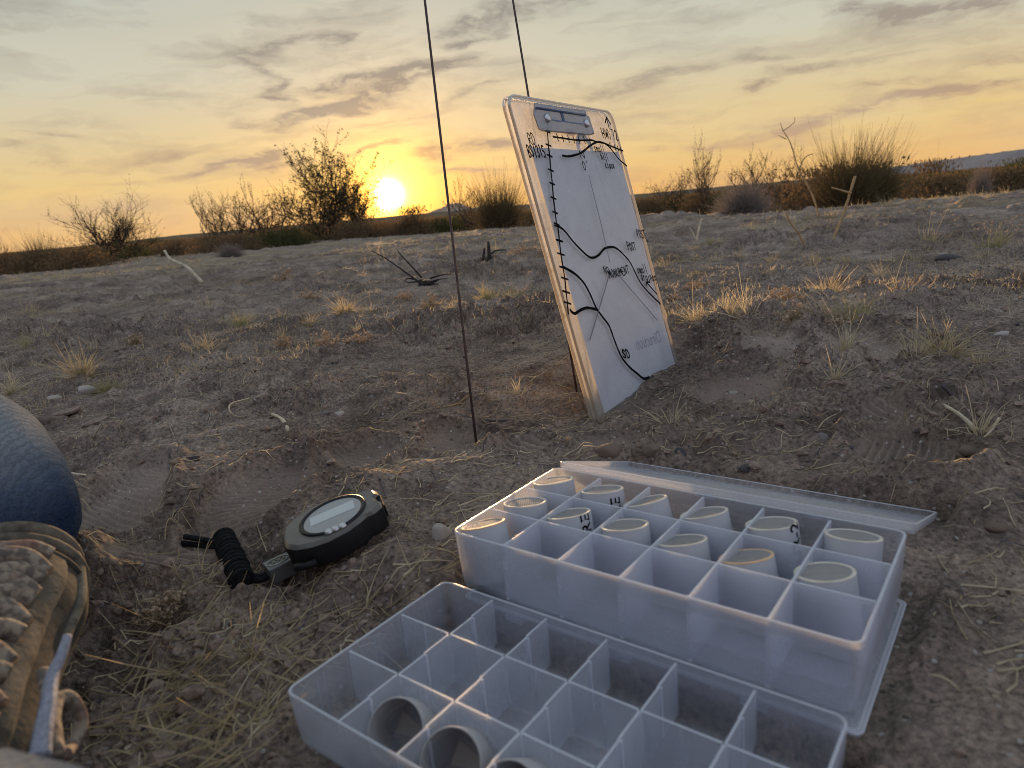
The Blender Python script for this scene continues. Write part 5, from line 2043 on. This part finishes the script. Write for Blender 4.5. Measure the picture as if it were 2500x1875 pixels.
word('RD.', z1(395, 735), z1(505, 745), 20, .0012)
word('BS1315', z1(392, 868), z1(570, 862), 21, .0015)
word('HWY', z1(1155, 665), z1(1262, 688), 17, .0014)
word('72', z1(1262, 675), z1(1325, 700), 17, .0014)
word('small', z1(1072, 805), z1(1180, 818), 13, .0011)
word('hill', z1(1142, 890), z1(1222, 905), 13, .0012)
word('close', z1(1185, 975), z1(1282, 985), 12, .0012)
word('N', z1(920, 875), z1(985, 880), 13, .0011)
word("0'", z1(955, 1000), z1(1035, 1003), 16, .0010)
word('NO', z2(752, 405), z2(800, 415), 14, .0011)
word('MONUMENT', z2(792, 445), z2(950, 405), 15, .0012)
word('POST', z2(1012, 130), z2(1078, 133), 15, .0012)
word('.POST', z2(920, 222), z2(1003, 226), 14, .0012)
word('small', z2(1012, 405), z2(1090, 400), 14, .0012)
word('drainag', z2(1040, 462), z2(1162, 462), 15, .0012)
word('SD', z2(898, 1062), z2(958, 1068), 16, .0019)
word('SOIL', z2(1085, 1305), z2(1148, 1232), 11, .0016)
mark([z2(1082, 150), z2(1084, 156)], .003, name='marker_dot', sm=False)
# faint mirrored print showing through
me = text_mesh('Direction', .021, 'faint_print')
me.materials.append(M['ink_faint'])
o = bpy.data.objects.new('faint_print', me); link(o, board)
c_ = on_board(1583, 832, yp)
o.matrix_local = Matrix.Translation((c_.x, TK + .0009, c_.y)) @ Matrix.Rotation(R(4), 4, 'Y') @ Matrix.Rotation(R(90), 4, 'X') @ Matrix.Diagonal((-1, 1, 1, 1)) @ Matrix.Diagonal((.95, 1, 1, 1))
# stray blue scribble on the clip
mb = MB()
ribbon2(mb, [on_board(*z1(*p), -.005) for p in ((645, 470), (700, 480), (780, 488), (860, 500), (970, 515))], .0010, -.0030)
M['ink_blue'] = principled('blue_ink', (.08, .16, .36), .6)
mb.build('blue_scribble', M['ink_blue'], clip, False)


# ------------------------------------------------------------------ wire stakes
def rod(name, base_px, top_px, rad, lab, dtop=0.0, ext=1.25):
    p = at_z(base_px[0], base_px[1], .024)
    for _ in range(6):
        p = at_z(base_px[0], base_px[1], Gz(p.x, p.y))
    dep = (p - CAM).dot(CF)
    q = at_d(top_px[0], top_px[1], dep + dtop)
    q = p + (q - p) * ext
    pb = p - (q - p).normalized() * .03
    pts = [pb.lerp(q, t) for t in (0, .25, .5, .75, 1)]
    mb = MB(); mb.tube([x - p for x in pts], rad, 8)
    o = mb.build(name, M['rod']); o.location = p
    tag(o, lab, 'wire stake', 'wire stakes pushed into the soil')
    return o


rod('wire_stake', (1163, 1085), (1037, 0), .00125, 'thin dark wire stake standing free left of the clipboard')
rod('wire_stake', (1409, 962), (1252, 0), .00125, 'thin dark wire stake standing behind the clipboard', .03)


# ------------------------------------------------------------------ instrument with lanyard
def instrument():
    c = at_z(806, 1262, .046)
    # frame: x along the long axis (towards upper right), tilted up to the right
    X = Vector((math.cos(R(22)), math.sin(R(22)), 0))
    Zt = Vector((0, 0, 1))
    Mi = Matrix.Rotation(R(17), 3, 'Z') @ Matrix.Rotation(R(-13), 3, 'Y') @ Matrix.Rotation(R(3), 3, 'X')
    mt = Mi.to_4x4(); mt.translation = c
    e = empty('handheld_instrument', mat=mt)
    tag(e, 'black round handheld instrument with grey display and cord lanyard lying on the soil', 'instrument')
    # outline in mm
    S = .001
    top = [(-39, -6), (-37, -13), (-30, -20), (-18, -25), (-5, -27), (10, -25), (20, -21), (27, -17), (33, -17), (40, -13), (41, -6), (38, -4), (38, 4), (41, 6), (40, 13), (33, 17), (27, 17), (20, 21), (10, 25), (-5, 27), (-18, 25), (-30, 20), (-37, 13), (-39, 6)]
    sc_ = lambda k, z: [(x * S * k * .86, y * S * k * 1.08, z * S) for x, y in top]
    mb = MB(); mb.loft([sc_(.93, -18), sc_(.98, -17), sc_(1.0, -15.5), sc_(1.0, -2.6), sc_(.99, -2.2)], True, False)
    mb.build('case', M['blk'], e, True, auto=38)
    mb = MB(); mb.loft([sc_(.99, -2.2), sc_(.935, .0), sc_(.92, .3)], False, True)
    mb.build('face_plate', M['blk_face'], e, True, auto=25)
    def rg(r, z, n=56, cx=2): return [((cx + r * math.cos(2 * math.pi * k / n)) * S, r * math.sin(2 * math.pi * k / n) * S, z * S) for k in range(n)]
    mb = MB(); mb.loft([rg(23.6, .2), rg(23.2, 1.6), rg(22.2, 1.9), rg(20.2, .9), rg(20.0, .35)], False, False)
    mb.build('bezel', M['blk_gloss'], e, True)
    mb = MB(); mb.add(rg(20.2, .8), [tuple(range(56))]); dial = mb.build('dial', M['lcd_dim'], e, False)
    mb = MB()
    a = 17
    mb.box(-15.5 * S + .002, 15.5 * S + .002, -4 * S, 9 * S, .85 * S, 1.0 * S)
    mb.build('display', M['lcd'], dial, False)
    b = empty  # noqa
    bt = MB()
    for k, x in enumerate((-4.6, 0, 4.6)):
        v, f = ico()
        import bmesh
        rings = []
        for j in range(6):
            ph = math.pi / 2 * j / 5
            rings.append([((x + 2.9 * math.cos(ph) * math.cos(t)) * S + .002, (-22.5 + 2.5 * math.cos(ph) * math.sin(t)) * S, (.8 + 2.6 * math.sin(ph)) * S) for t in [2 * math.pi * q / 14 for q in range(14)]])
        b2 = MB(); b2.loft(rings, False, True); b2.build('button', M['button'], e)
    # end block notch pieces
    mb = MB(); mb.box(.0325, .0365, -.009, .009, -.013, -.0035); mb.build('end_cap', M['blk'], e, False, bevel=.001)
    # cord loop lug on the near lower side
    mb = MB(); mb.tube([(-.030, -.024, -.012), (-.024, -.0275, -.012), (-.016, -.0285, -.012)], .0026, 8); mb.build('lug', M['blk'], e)
    inv = mt.inverted()

    def w(px, py, z):
        return inv @ at_z(px, py, z)
    # lanyard: cord from lug through lock to the coil, two loose ends
    gz = Gz(at_z(560, 1400, .02).x, at_z(560, 1400, .02).y)
    g0 = gz + .006
    for off in (-.0022, .0022):
        P = [w(770, 1352, g0 + .006), w(745, 1372, g0 + .003), w(700, 1390, g0 + .003)]
        P = [p + Vector((0, off, 0)) for p in P]
        mb = MB(); mb.tube(smooth_poly(P, 5), .0021, 10); mb.build('cord', M['cord'], e)
    P = [w(660, 1400, g0 + .001), w(635, 1412, g0), w(605, 1410, g0), w(580, 1405, g0)]
    for off in (-.0022, .0022):
        mb = MB(); mb.tube(smooth_poly([p + Vector((0, off, 0)) for p in P], 5), .0022, 10); mb.build('cord', M['cord'], e)
    # cord lock
    a0 = w(655, 1400, g0 + .004); a1 = w(712, 1372, g0 + .006)
    ax = (a1 - a0).normalized(); upv = (inv.to_3x3() @ Vector((0, 0, 1))).normalized(); sd = ax.cross(upv).normalized(); upv = sd.cross(ax)
    Lh = (a1 - a0).length / 2 * 1.05
    cc = (a0 + a1) / 2
    Tm = lambda p: cc + ax * p.x + sd * p.y + upv * p.z
    mb = MB(); mb.box(-Lh, Lh, -.0075, .0075, -.006, .0055, Tm)
    lk = mb.build('cord_lock', M['slider'], e, False, bevel=.0008)
    mb = MB(); rr = []
    for k in range(28):
        t = 2 * math.pi * k / 28
        rr.append(Tm(Vector((.0078 * math.cos(t), .0047 * math.sin(t), .0058))))
    mb.tube(rr, .00035, 5, False, closed=True)
    for s_ in (-.0035, 0, .0035):
        mb.tube([Tm(Vector((s_ - .001, -.002, .0058))), Tm(Vector((s_ + .0015, .000, .0060))), Tm(Vector((s_ - .001, .002, .0058)))], .0004, 5)
    mb.build('emblem', M['brass'], lk)
    # wound coil
    c0 = w(545, 1310, gz + .012); c1 = w(592, 1420, gz + .009)
    ax = (c1 - c0).normalized(); u_ = ax.orthogonal().normalized(); v_ = ax.cross(u_)
    Lc = (c1 - c0).length
    turns = 13
    P = []
    for i in range(turns * 16):
        t = i / (turns * 16); an = i / 16 * 2 * math.pi
        rr_ = .0062 * (1 + .10 * math.sin(t * math.pi) + .05 * math.sin(i / 16 * 2.2))
        P.append(c0 + ax * (Lc * t) + (u_ * math.cos(an) + v_ * math.sin(an)) * rr_)
    mb = MB(); mb.tube(P, .0021, 8)
    coil = mb.build('cord_coil', M['cord'], e)
    mb = MB(); mb.tube([c0, c1], .0058, 12); mb.build('coil_core', M['cord'], coil)
    for tails in ([(540, 1325, .013), (500, 1318, .013), (452, 1310, .013)], [(540, 1335, .011), (495, 1332, .008), (445, 1326, .006)]):
        mb = MB(); mb.tube(smooth_poly([w(a_, b_, gz + h_) for a_, b_, h_ in tails], 5), .0022, 10); mb.build('cord_end', M['cord'], e)
    return e


instrument()


# ------------------------------------------------------------------ the seated person: jeans and boot
def jeans_mat():
    mt, b = new_mat('faded_blue_denim')
    tcn = b.n('ShaderNodeTexCoord'); co = tcn.outputs['Object']
    wv = b.n('ShaderNodeTexWave'); wv.inputs['Scale'].default_value = 90; wv.inputs['Distortion'].default_value = 6; wv.inputs['Detail'].default_value = 3; wv.inputs['Detail Scale'].default_value = 4
    b.l(co, wv.inputs['Vector'])
    nz = b.noise(co, 7, 5, .6)
    n2 = b.noise(co, 28, 5, .7)
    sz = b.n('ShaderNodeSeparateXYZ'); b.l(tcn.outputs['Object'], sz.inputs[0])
    wear_and_light = b.math('ADD', b.math('MULTIPLY', nz, .45), b.maprange(sz.outputs[2], .08, .155, .0, .66))       # denim wear and light from above, both painted pale towards the top
    c = b.ramp(wear_and_light, [(.30, (.024, .042, .085)), (.50, (.085, .115, .165)), (.72, (.26, .28, .29))])
    c = b.mixc(b.math('MULTIPLY', b.maprange(n2, .5, .7), .10), c, (.30, .28, .24, 1))
    c = b.mixc(b.math('MULTIPLY', wv.outputs['Fac'], .35), c, (.04, .055, .09, 1))
    p = b.n('ShaderNodeBsdfPrincipled'); b.l(c, p.inputs['Base Color'])
    p.inputs['Roughness'].default_value = 1.0; p.inputs['Specular IOR Level'].default_value = .0
    bp = b.n('ShaderNodeBump'); bp.inputs['Strength'].default_value = .5; bp.inputs['Distance'].default_value = .003
    b.l(b.math('ADD', wv.outputs['Fac'], b.math('MULTIPLY', n2, 2)), bp.inputs['Height']); b.l(bp.outputs[0], p.inputs['Normal'])
    finish(b, p.outputs[0])
    return mt


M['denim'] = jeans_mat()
M['boot_fold'] = principled('padded_tongue_fabric', (.19, .165, .13), .9, .15, 55, .5, .6, 260, dirt=((.07, .06, .05), 60, .50))
M['boot'] = principled('dark_boot_fabric', (.075, .068, .055), .9, .15, 55, .45, .6, 260, dirt=((.08, .07, .055), 60, .52))
M['boot_trim'] = principled('dark_boot_trim', (.05, .045, .035), .85, .2, 80, .4)
M['boot_band'] = principled('tan_boot_band', (.15, .13, .10), .9, .15, 60, .45, .6, 300, dirt=((.06, .055, .045), 90, .52))
M['sole'] = principled('boot_sole_rubber', (.035, .032, .03), .8, .3, 60, .3)


def rope_mat(name, a, c_, sc_=260):
    mt, b = new_mat(name)
    tcn = b.n('ShaderNodeTexCoord')
    nz = b.noise(tcn.outputs['Object'], sc_, 2, .5)
    n2 = b.noise(tcn.outputs['Object'], 45, 3, .6)
    c = b.ramp(nz, [(.42, a), (.58, c_)])
    c = b.mixc(b.math('MULTIPLY', b.maprange(n2, .55, .62), .6), c, (.16, .06, .045, 1))
    p = b.n('ShaderNodeBsdfPrincipled'); b.l(c, p.inputs['Base Color']); p.inputs['Roughness'].default_value = .9
    bp = b.n('ShaderNodeBump'); bp.inputs['Strength'].default_value = .7; bp.inputs['Distance'].default_value = .001
    b.l(nz, bp.inputs['Height']); b.l(bp.outputs[0], p.inputs['Normal'])
    finish(b, p.outputs[0])
    return mt


M['lace'] = rope_mat('tan_patterned_lace', (.12, .10, .08), (.28, .23, .17))
M['lace_tip'] = principled('grey_cord', (.28, .29, .34), .6, .3, 500, .3, .8, 900)


def person():
    e = empty('person', tuple(at_z(20, 1500, .0)))
    tag(e, 'seated person of whom only faded jeans and one laced tan boot show at left', 'person')
    o_ = Vector(e.location)
    # jeans: one continuous surface: hips behind the camera, both legs crossed forward
    import bmesh
    def chain(name, pts, mat, lvl=2, parent=e, noise_=0):
        verts = [p[0] - o_ for p in pts]; rad = [p[1] for p in pts]; edges = [p[2] for p in pts]
        me = bpy.data.meshes.new(name)
        me.from_pydata([tuple(v) for v in verts], [(i, ed) for i, ed in enumerate(edges) if ed is not None], [])
        ob = bpy.data.objects.new(name, me); link(ob, parent)
        md = ob.modifiers.new('skin', 'SKIN'); md.use_smooth_shade = True
        for i, r_ in enumerate(rad):
            me.skin_vertices[0].data[i].radius = (r_, r_) if not hasattr(r_, '__len__') else r_
        me.skin_vertices[0].data[0].use_root = True
        sd = ob.modifiers.new('sub', 'SUBSURF'); sd.levels = lvl; sd.render_levels = lvl
        if mat: me.materials.append(mat)
        if noise_:
            tx = bpy.data.textures.new('folds', 'CLOUDS'); tx.noise_scale = .045
            dm = ob.modifiers.new('folds', 'DISPLACE'); dm.texture = tx; dm.strength = noise_; dm.mid_level = .5
        return ob
    hip = Vector((-.30, -.42, .13))
    hipL = Vector((-.44, -.40, .12)); hipR = Vector((-.16, -.40, .12))
    kneeL = Vector((-.66, .14, .13))
    calf = at_d(-95, 1140, .44)
    ank = at_d(5, 1400, .372)
    kneeR = at_d(70, 2330, .165)
    pts = [(hip, .13, None), (hipL, .10, 0), (hipL.lerp(kneeL, .5), .085, 1), (kneeL, .072, 2), (kneeL.lerp(calf, .55), .066, 3), (calf, .074, 4), (calf.lerp(ank, .6), .060, 5), (ank, .036, 6),
           (hipR, .10, 0), (Vector((-.12, -.18, .10)), .085, 8), (kneeR.lerp(Vector((-.12, -.18, .10)), .5), .062, 9), (kneeR, .069, 10), (Vector((-.22, .12, .055)), .045, 11)]
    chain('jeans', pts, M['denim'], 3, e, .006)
    # unseen upper body behind the camera, added to shade the near ground
    S0 = Vector((-.30, -.42, .16))
    sh = [(S0, .14, None), (Vector((-.24, -.42, .38)), .15, 0), (Vector((-.16, -.36, .58)), .16, 1), (Vector((-.13, -.33, .68)), .07, 2),
          (Vector((-.34, -.34, .60)), .075, 2), (Vector((.06, -.36, .60)), .075, 2), (Vector((-.42, -.22, .36)), .052, 4), (Vector((-.20, -.10, .235)), .040, 6),
          (Vector((.17, -.26, .36)), .052, 5), (Vector((.09, -.12, .235)), .040, 8)]
    chain('unseen_shirt', sh, principled('unseen_grey_shirt_cloth', (.12, .12, .125), .95, .1, 40, .2), 2)
    skin_m = principled('skin', (.42, .27, .20), .6, .3)
    hd = chain('head', [(Vector((-.13, -.33, .70)), .052, None), (Vector((-.12, -.31, .79)), .085, 0), (Vector((-.12, -.295, .87)), .088, 1), (Vector((-.12, -.225, .80)), .018, 1)], skin_m, 2)
    chain('hair', [(Vector((-.12, -.33, .84)), .080, None), (Vector((-.12, -.31, .90)), .088, 0)], principled('dark_hair', (.03, .022, .018), .8, .2), 2)
    for wx, wy, ox in ((-.20, -.10, 1), (.09, -.12, -1)):
        w0 = Vector((wx, wy, .235)); pl = w0 + Vector((.045 * ox, .05, 0))
        fn = [(w0, .026, None), (pl, .032, 0)]
        for q in range(4):
            b0 = pl + Vector((.012 * ox, .012, .024 - .016 * q)); k = len(fn)
            fn += [(b0, .010, 1), (b0 + Vector((.030 * ox, .012 + .002 * q, 0)), .0085, k), (b0 + Vector((.046 * ox, -.004, 0)), .0075, k + 1)]
        k = len(fn); fn += [(pl + Vector((0, -.006, .026)), .011, 1), (pl + Vector((.024 * ox, .0, .044)), .009, k)]
        chain('hand', fn, skin_m, 1)
    # boot body
    B = [(at_d(20, 1385, .385), .030), (at_d(14, 1450, .365), .035), (at_d(-8, 1530, .342), .0370), (at_d(-55, 1620, .318), .035), (at_d(-100, 1760, .285), .031), (at_d(-120, 1900, .262), .027), (at_d(-170, 2050, .245), .022)]
    rings = []
    P = smooth_poly([b[0] - o_ for b in B], 6)
    rr = [b[1] for b in B]
    n = len(P)
    def rad_at(i):
        t = i / (n - 1) * (len(rr) - 1); k = min(int(t), len(rr) - 2); f = t - k
        return rr[k] * (1 - f) + rr[k + 1] * f
    fr = []
    for i, p in enumerate(P):
        t = (P[min(i + 1, n - 1)] - P[max(i - 1, 0)]).normalized()
        x = CX - t * CX.dot(t); x.normalize(); y = t.cross(x).normalized()      # x across (photo right), y up/out
        if y.z < 0: y = -y
        fr.append((p, x, y, rad_at(i)))
    mb = MB()
    for (p, x, y, r_) in fr:
        rings.append([p + x * r_ * math.cos(a) + y * r_ * .92 * math.sin(a) for a in [2 * math.pi * k / 36 for k in range(36)]])
    mb.loft(rings, True, True)
    boot = mb.build('boot', M['boot'], e)
    def on(i, ang, k=1.0):
        p, x, y, r_ = fr[min(i, n - 1)]
        return p + (x * math.cos(ang) + y * .92 * math.sin(ang)) * r_ * k
    # padded collar bands
    for (i, rad_, mt_, nm) in ((3, .0045, 'boot_band', 'collar_band'), (6, .0040, 'boot_band', 'collar_band'), (8, .0022, 'boot_trim', 'collar_piping')):
        mb = MB(); mb.tube([on(i, R(-90 + 10 * k), 1.0) for k in range(36)], rad_, 8, False, closed=True); mb.build(nm, M[mt_], boot)
    # side welt running down the right side
    mb = MB(); mb.tube([on(i, R(12 - i * .4), 1.01) for i in range(4, n)], .0028, 8); mb.build('side_welt', M['boot_band'], boot)
    mb = MB(); mb.tube([on(i, R(-2 - i * .4), 1.0) for i in range(4, n)], .0020, 8); mb.build('side_welt', M['boot_trim'], boot)
    # suede eyelet flap
    mb = MB()
    rg = []
    for i in range(9, n):
        rg.append([on(i, R(a), 1.0 + th) for a, th in ((28, .01), (34, .07), (46, .09), (58, .07), (62, .01))])
    for i in range(len(rg) - 1):
        b0 = len(mb.v)
        mb.v += [tuple(p) for p in rg[i] + rg[i + 1]]
        for k in range(4):
            mb.f.append((b0 + k, b0 + k + 1, b0 + 5 + k + 1, b0 + 5 + k)); mb.mi.append(0)
    mb.build('eyelet_flap', M['boot_band'], boot)
    # tongue folds and laces
    for j, i in enumerate(range(10, n - 3, 4)):
        for s_ in (0, 1):
            a0, a1 = (48, 128) if s_ == 0 else (128, 48)
            pts_ = [on(i + (0 if s_ == 0 else 0) + int(3 * q / 6), R(a0 + (a1 - a0) * q / 6), 1.10 + .10 * math.sin(math.pi * q / 6)) for q in range(7)]
            mb = MB(); mb.tube(smooth_poly(pts_, 4), .0048, 10); mb.build('lace', M['lace'], boot)
    for i in range(11, n - 2, 4):
        mb = MB(); mb.tube(smooth_poly([on(i, R(70 + 40 * q / 4), 1.02 + .06 * math.sin(math.pi * q / 4)) for q in range(5)], 3), .0065, 10)
        mb.build('tongue_fold', M['boot_fold'], boot)
    # hanging cord with grey sheath, and the bow loop
    P = [at_d(165, 1552, .268), at_d(150, 1600, .262), at_d(128, 1650, .255), at_d(118, 1720, .245), at_d(105, 1790, .236), at_d(98, 1850, .23)]
    mb = MB(); Q = smooth_poly([p - o_ for p in P], 5); mb.tube(Q, [.0016 + .0018 * i / (len(Q) - 1) for i in range(len(Q))], 10); mb.build('lace_end', M['lace_tip'], boot)
    P = [at_d(135, 1840, .24), at_d(128, 1770, .25), at_d(140, 1710, .262), at_d(172, 1705, .268), at_d(195, 1745, .27), at_d(195, 1790, .268), at_d(175, 1820, .262), at_d(155, 1845, .25)]
    mb = MB(); mb.tube(smooth_poly([p - o_ for p in P], 5), .0026, 10); mb.build('lace_loop', M['lace'], boot)
    P = [at_d(140, 1850, .24), at_d(132, 1780, .25), at_d(120, 1700, .26), at_d(105, 1640, .27)]
    mb = MB(); mb.tube(smooth_poly([p - o_ for p in P], 5), .0026, 10); mb.build('lace', M['lace'], boot)
    return e


person()


# ------------------------------------------------------------------ labels of the small repeats, told apart by what they stand nearest to
MARKS = [('lone bare tree', 278, 560), ('tall dark leafy shrub', 815, 520), ('setting sun', 950, 500), ('broom shrub left of the clipboard', 1215, 500), ('rounded grey dome shrub', 1815, 500),
         ('large broom shrub', 2060, 450), ('pale bent stick', 450, 650), ('uprooted root', 1040, 690), ('charred stump', 1195, 640), ('near wire stake', 1120, 820), ('forked dead stem', 2040, 600),
         ('bright golden tuft', 2020, 735), ('clipboard top', 1400, 300), ('clipboard edge', 1620, 700), ('tall upright tuft below the sun', 845, 770), ('broad greenish tuft', 85, 860), ('large golden tuft at right', 2300, 880),
         ('small grey dome shrub at left', 560, 620), ('top left corner of the ground', 20, 680), ('right skyline edge', 2480, 420), ('bushy orange tuft', 2270, 600), ('wispy shrub beside the tall airy one', 1700, 450)]
ORD = ['', 'second ', 'third ', 'fourth ', 'fifth ', 'sixth ', 'seventh ', 'eighth ', 'ninth ', 'tenth ', 'eleventh ', 'twelfth ', 'thirteenth ', 'fourteenth ', 'fifteenth '] + [q + ' ' for q in 'sixteenth seventeenth eighteenth nineteenth twentieth twenty-first twenty-second twenty-third twenty-fourth twenty-fifth twenty-sixth twenty-seventh twenty-eighth twenty-ninth thirtieth thirty-first thirty-second thirty-third thirty-fourth thirty-fifth'.split()]
slots = {}
for (o, px, py, wd) in auto:
    k = min(range(len(MARKS)), key=lambda q: (MARKS[q][1] - px) ** 2 + 4 * (MARKS[q][2] - py) ** 2)
    mx_, my_ = MARKS[k][1:]
    side_ = ('left of' if px < mx_ else 'right of') if abs(px - mx_) > 1.6 * abs(py - my_) else ('beyond' if py < my_ else 'in front of')
    slots.setdefault((k, side_, wd), []).append(((px - mx_) ** 2 + 4 * (py - my_) ** 2, id(o), o))
for (k, side_, wd), lst in slots.items():
    lst.sort(key=lambda q: q[:2])
    for i, (_, _, o) in enumerate(lst):
        od = ORD[i] if i < len(ORD) else 'farthest '
        o['label'] = f"{wd}, {od}nearest {side_} the {MARKS[k][0]}"
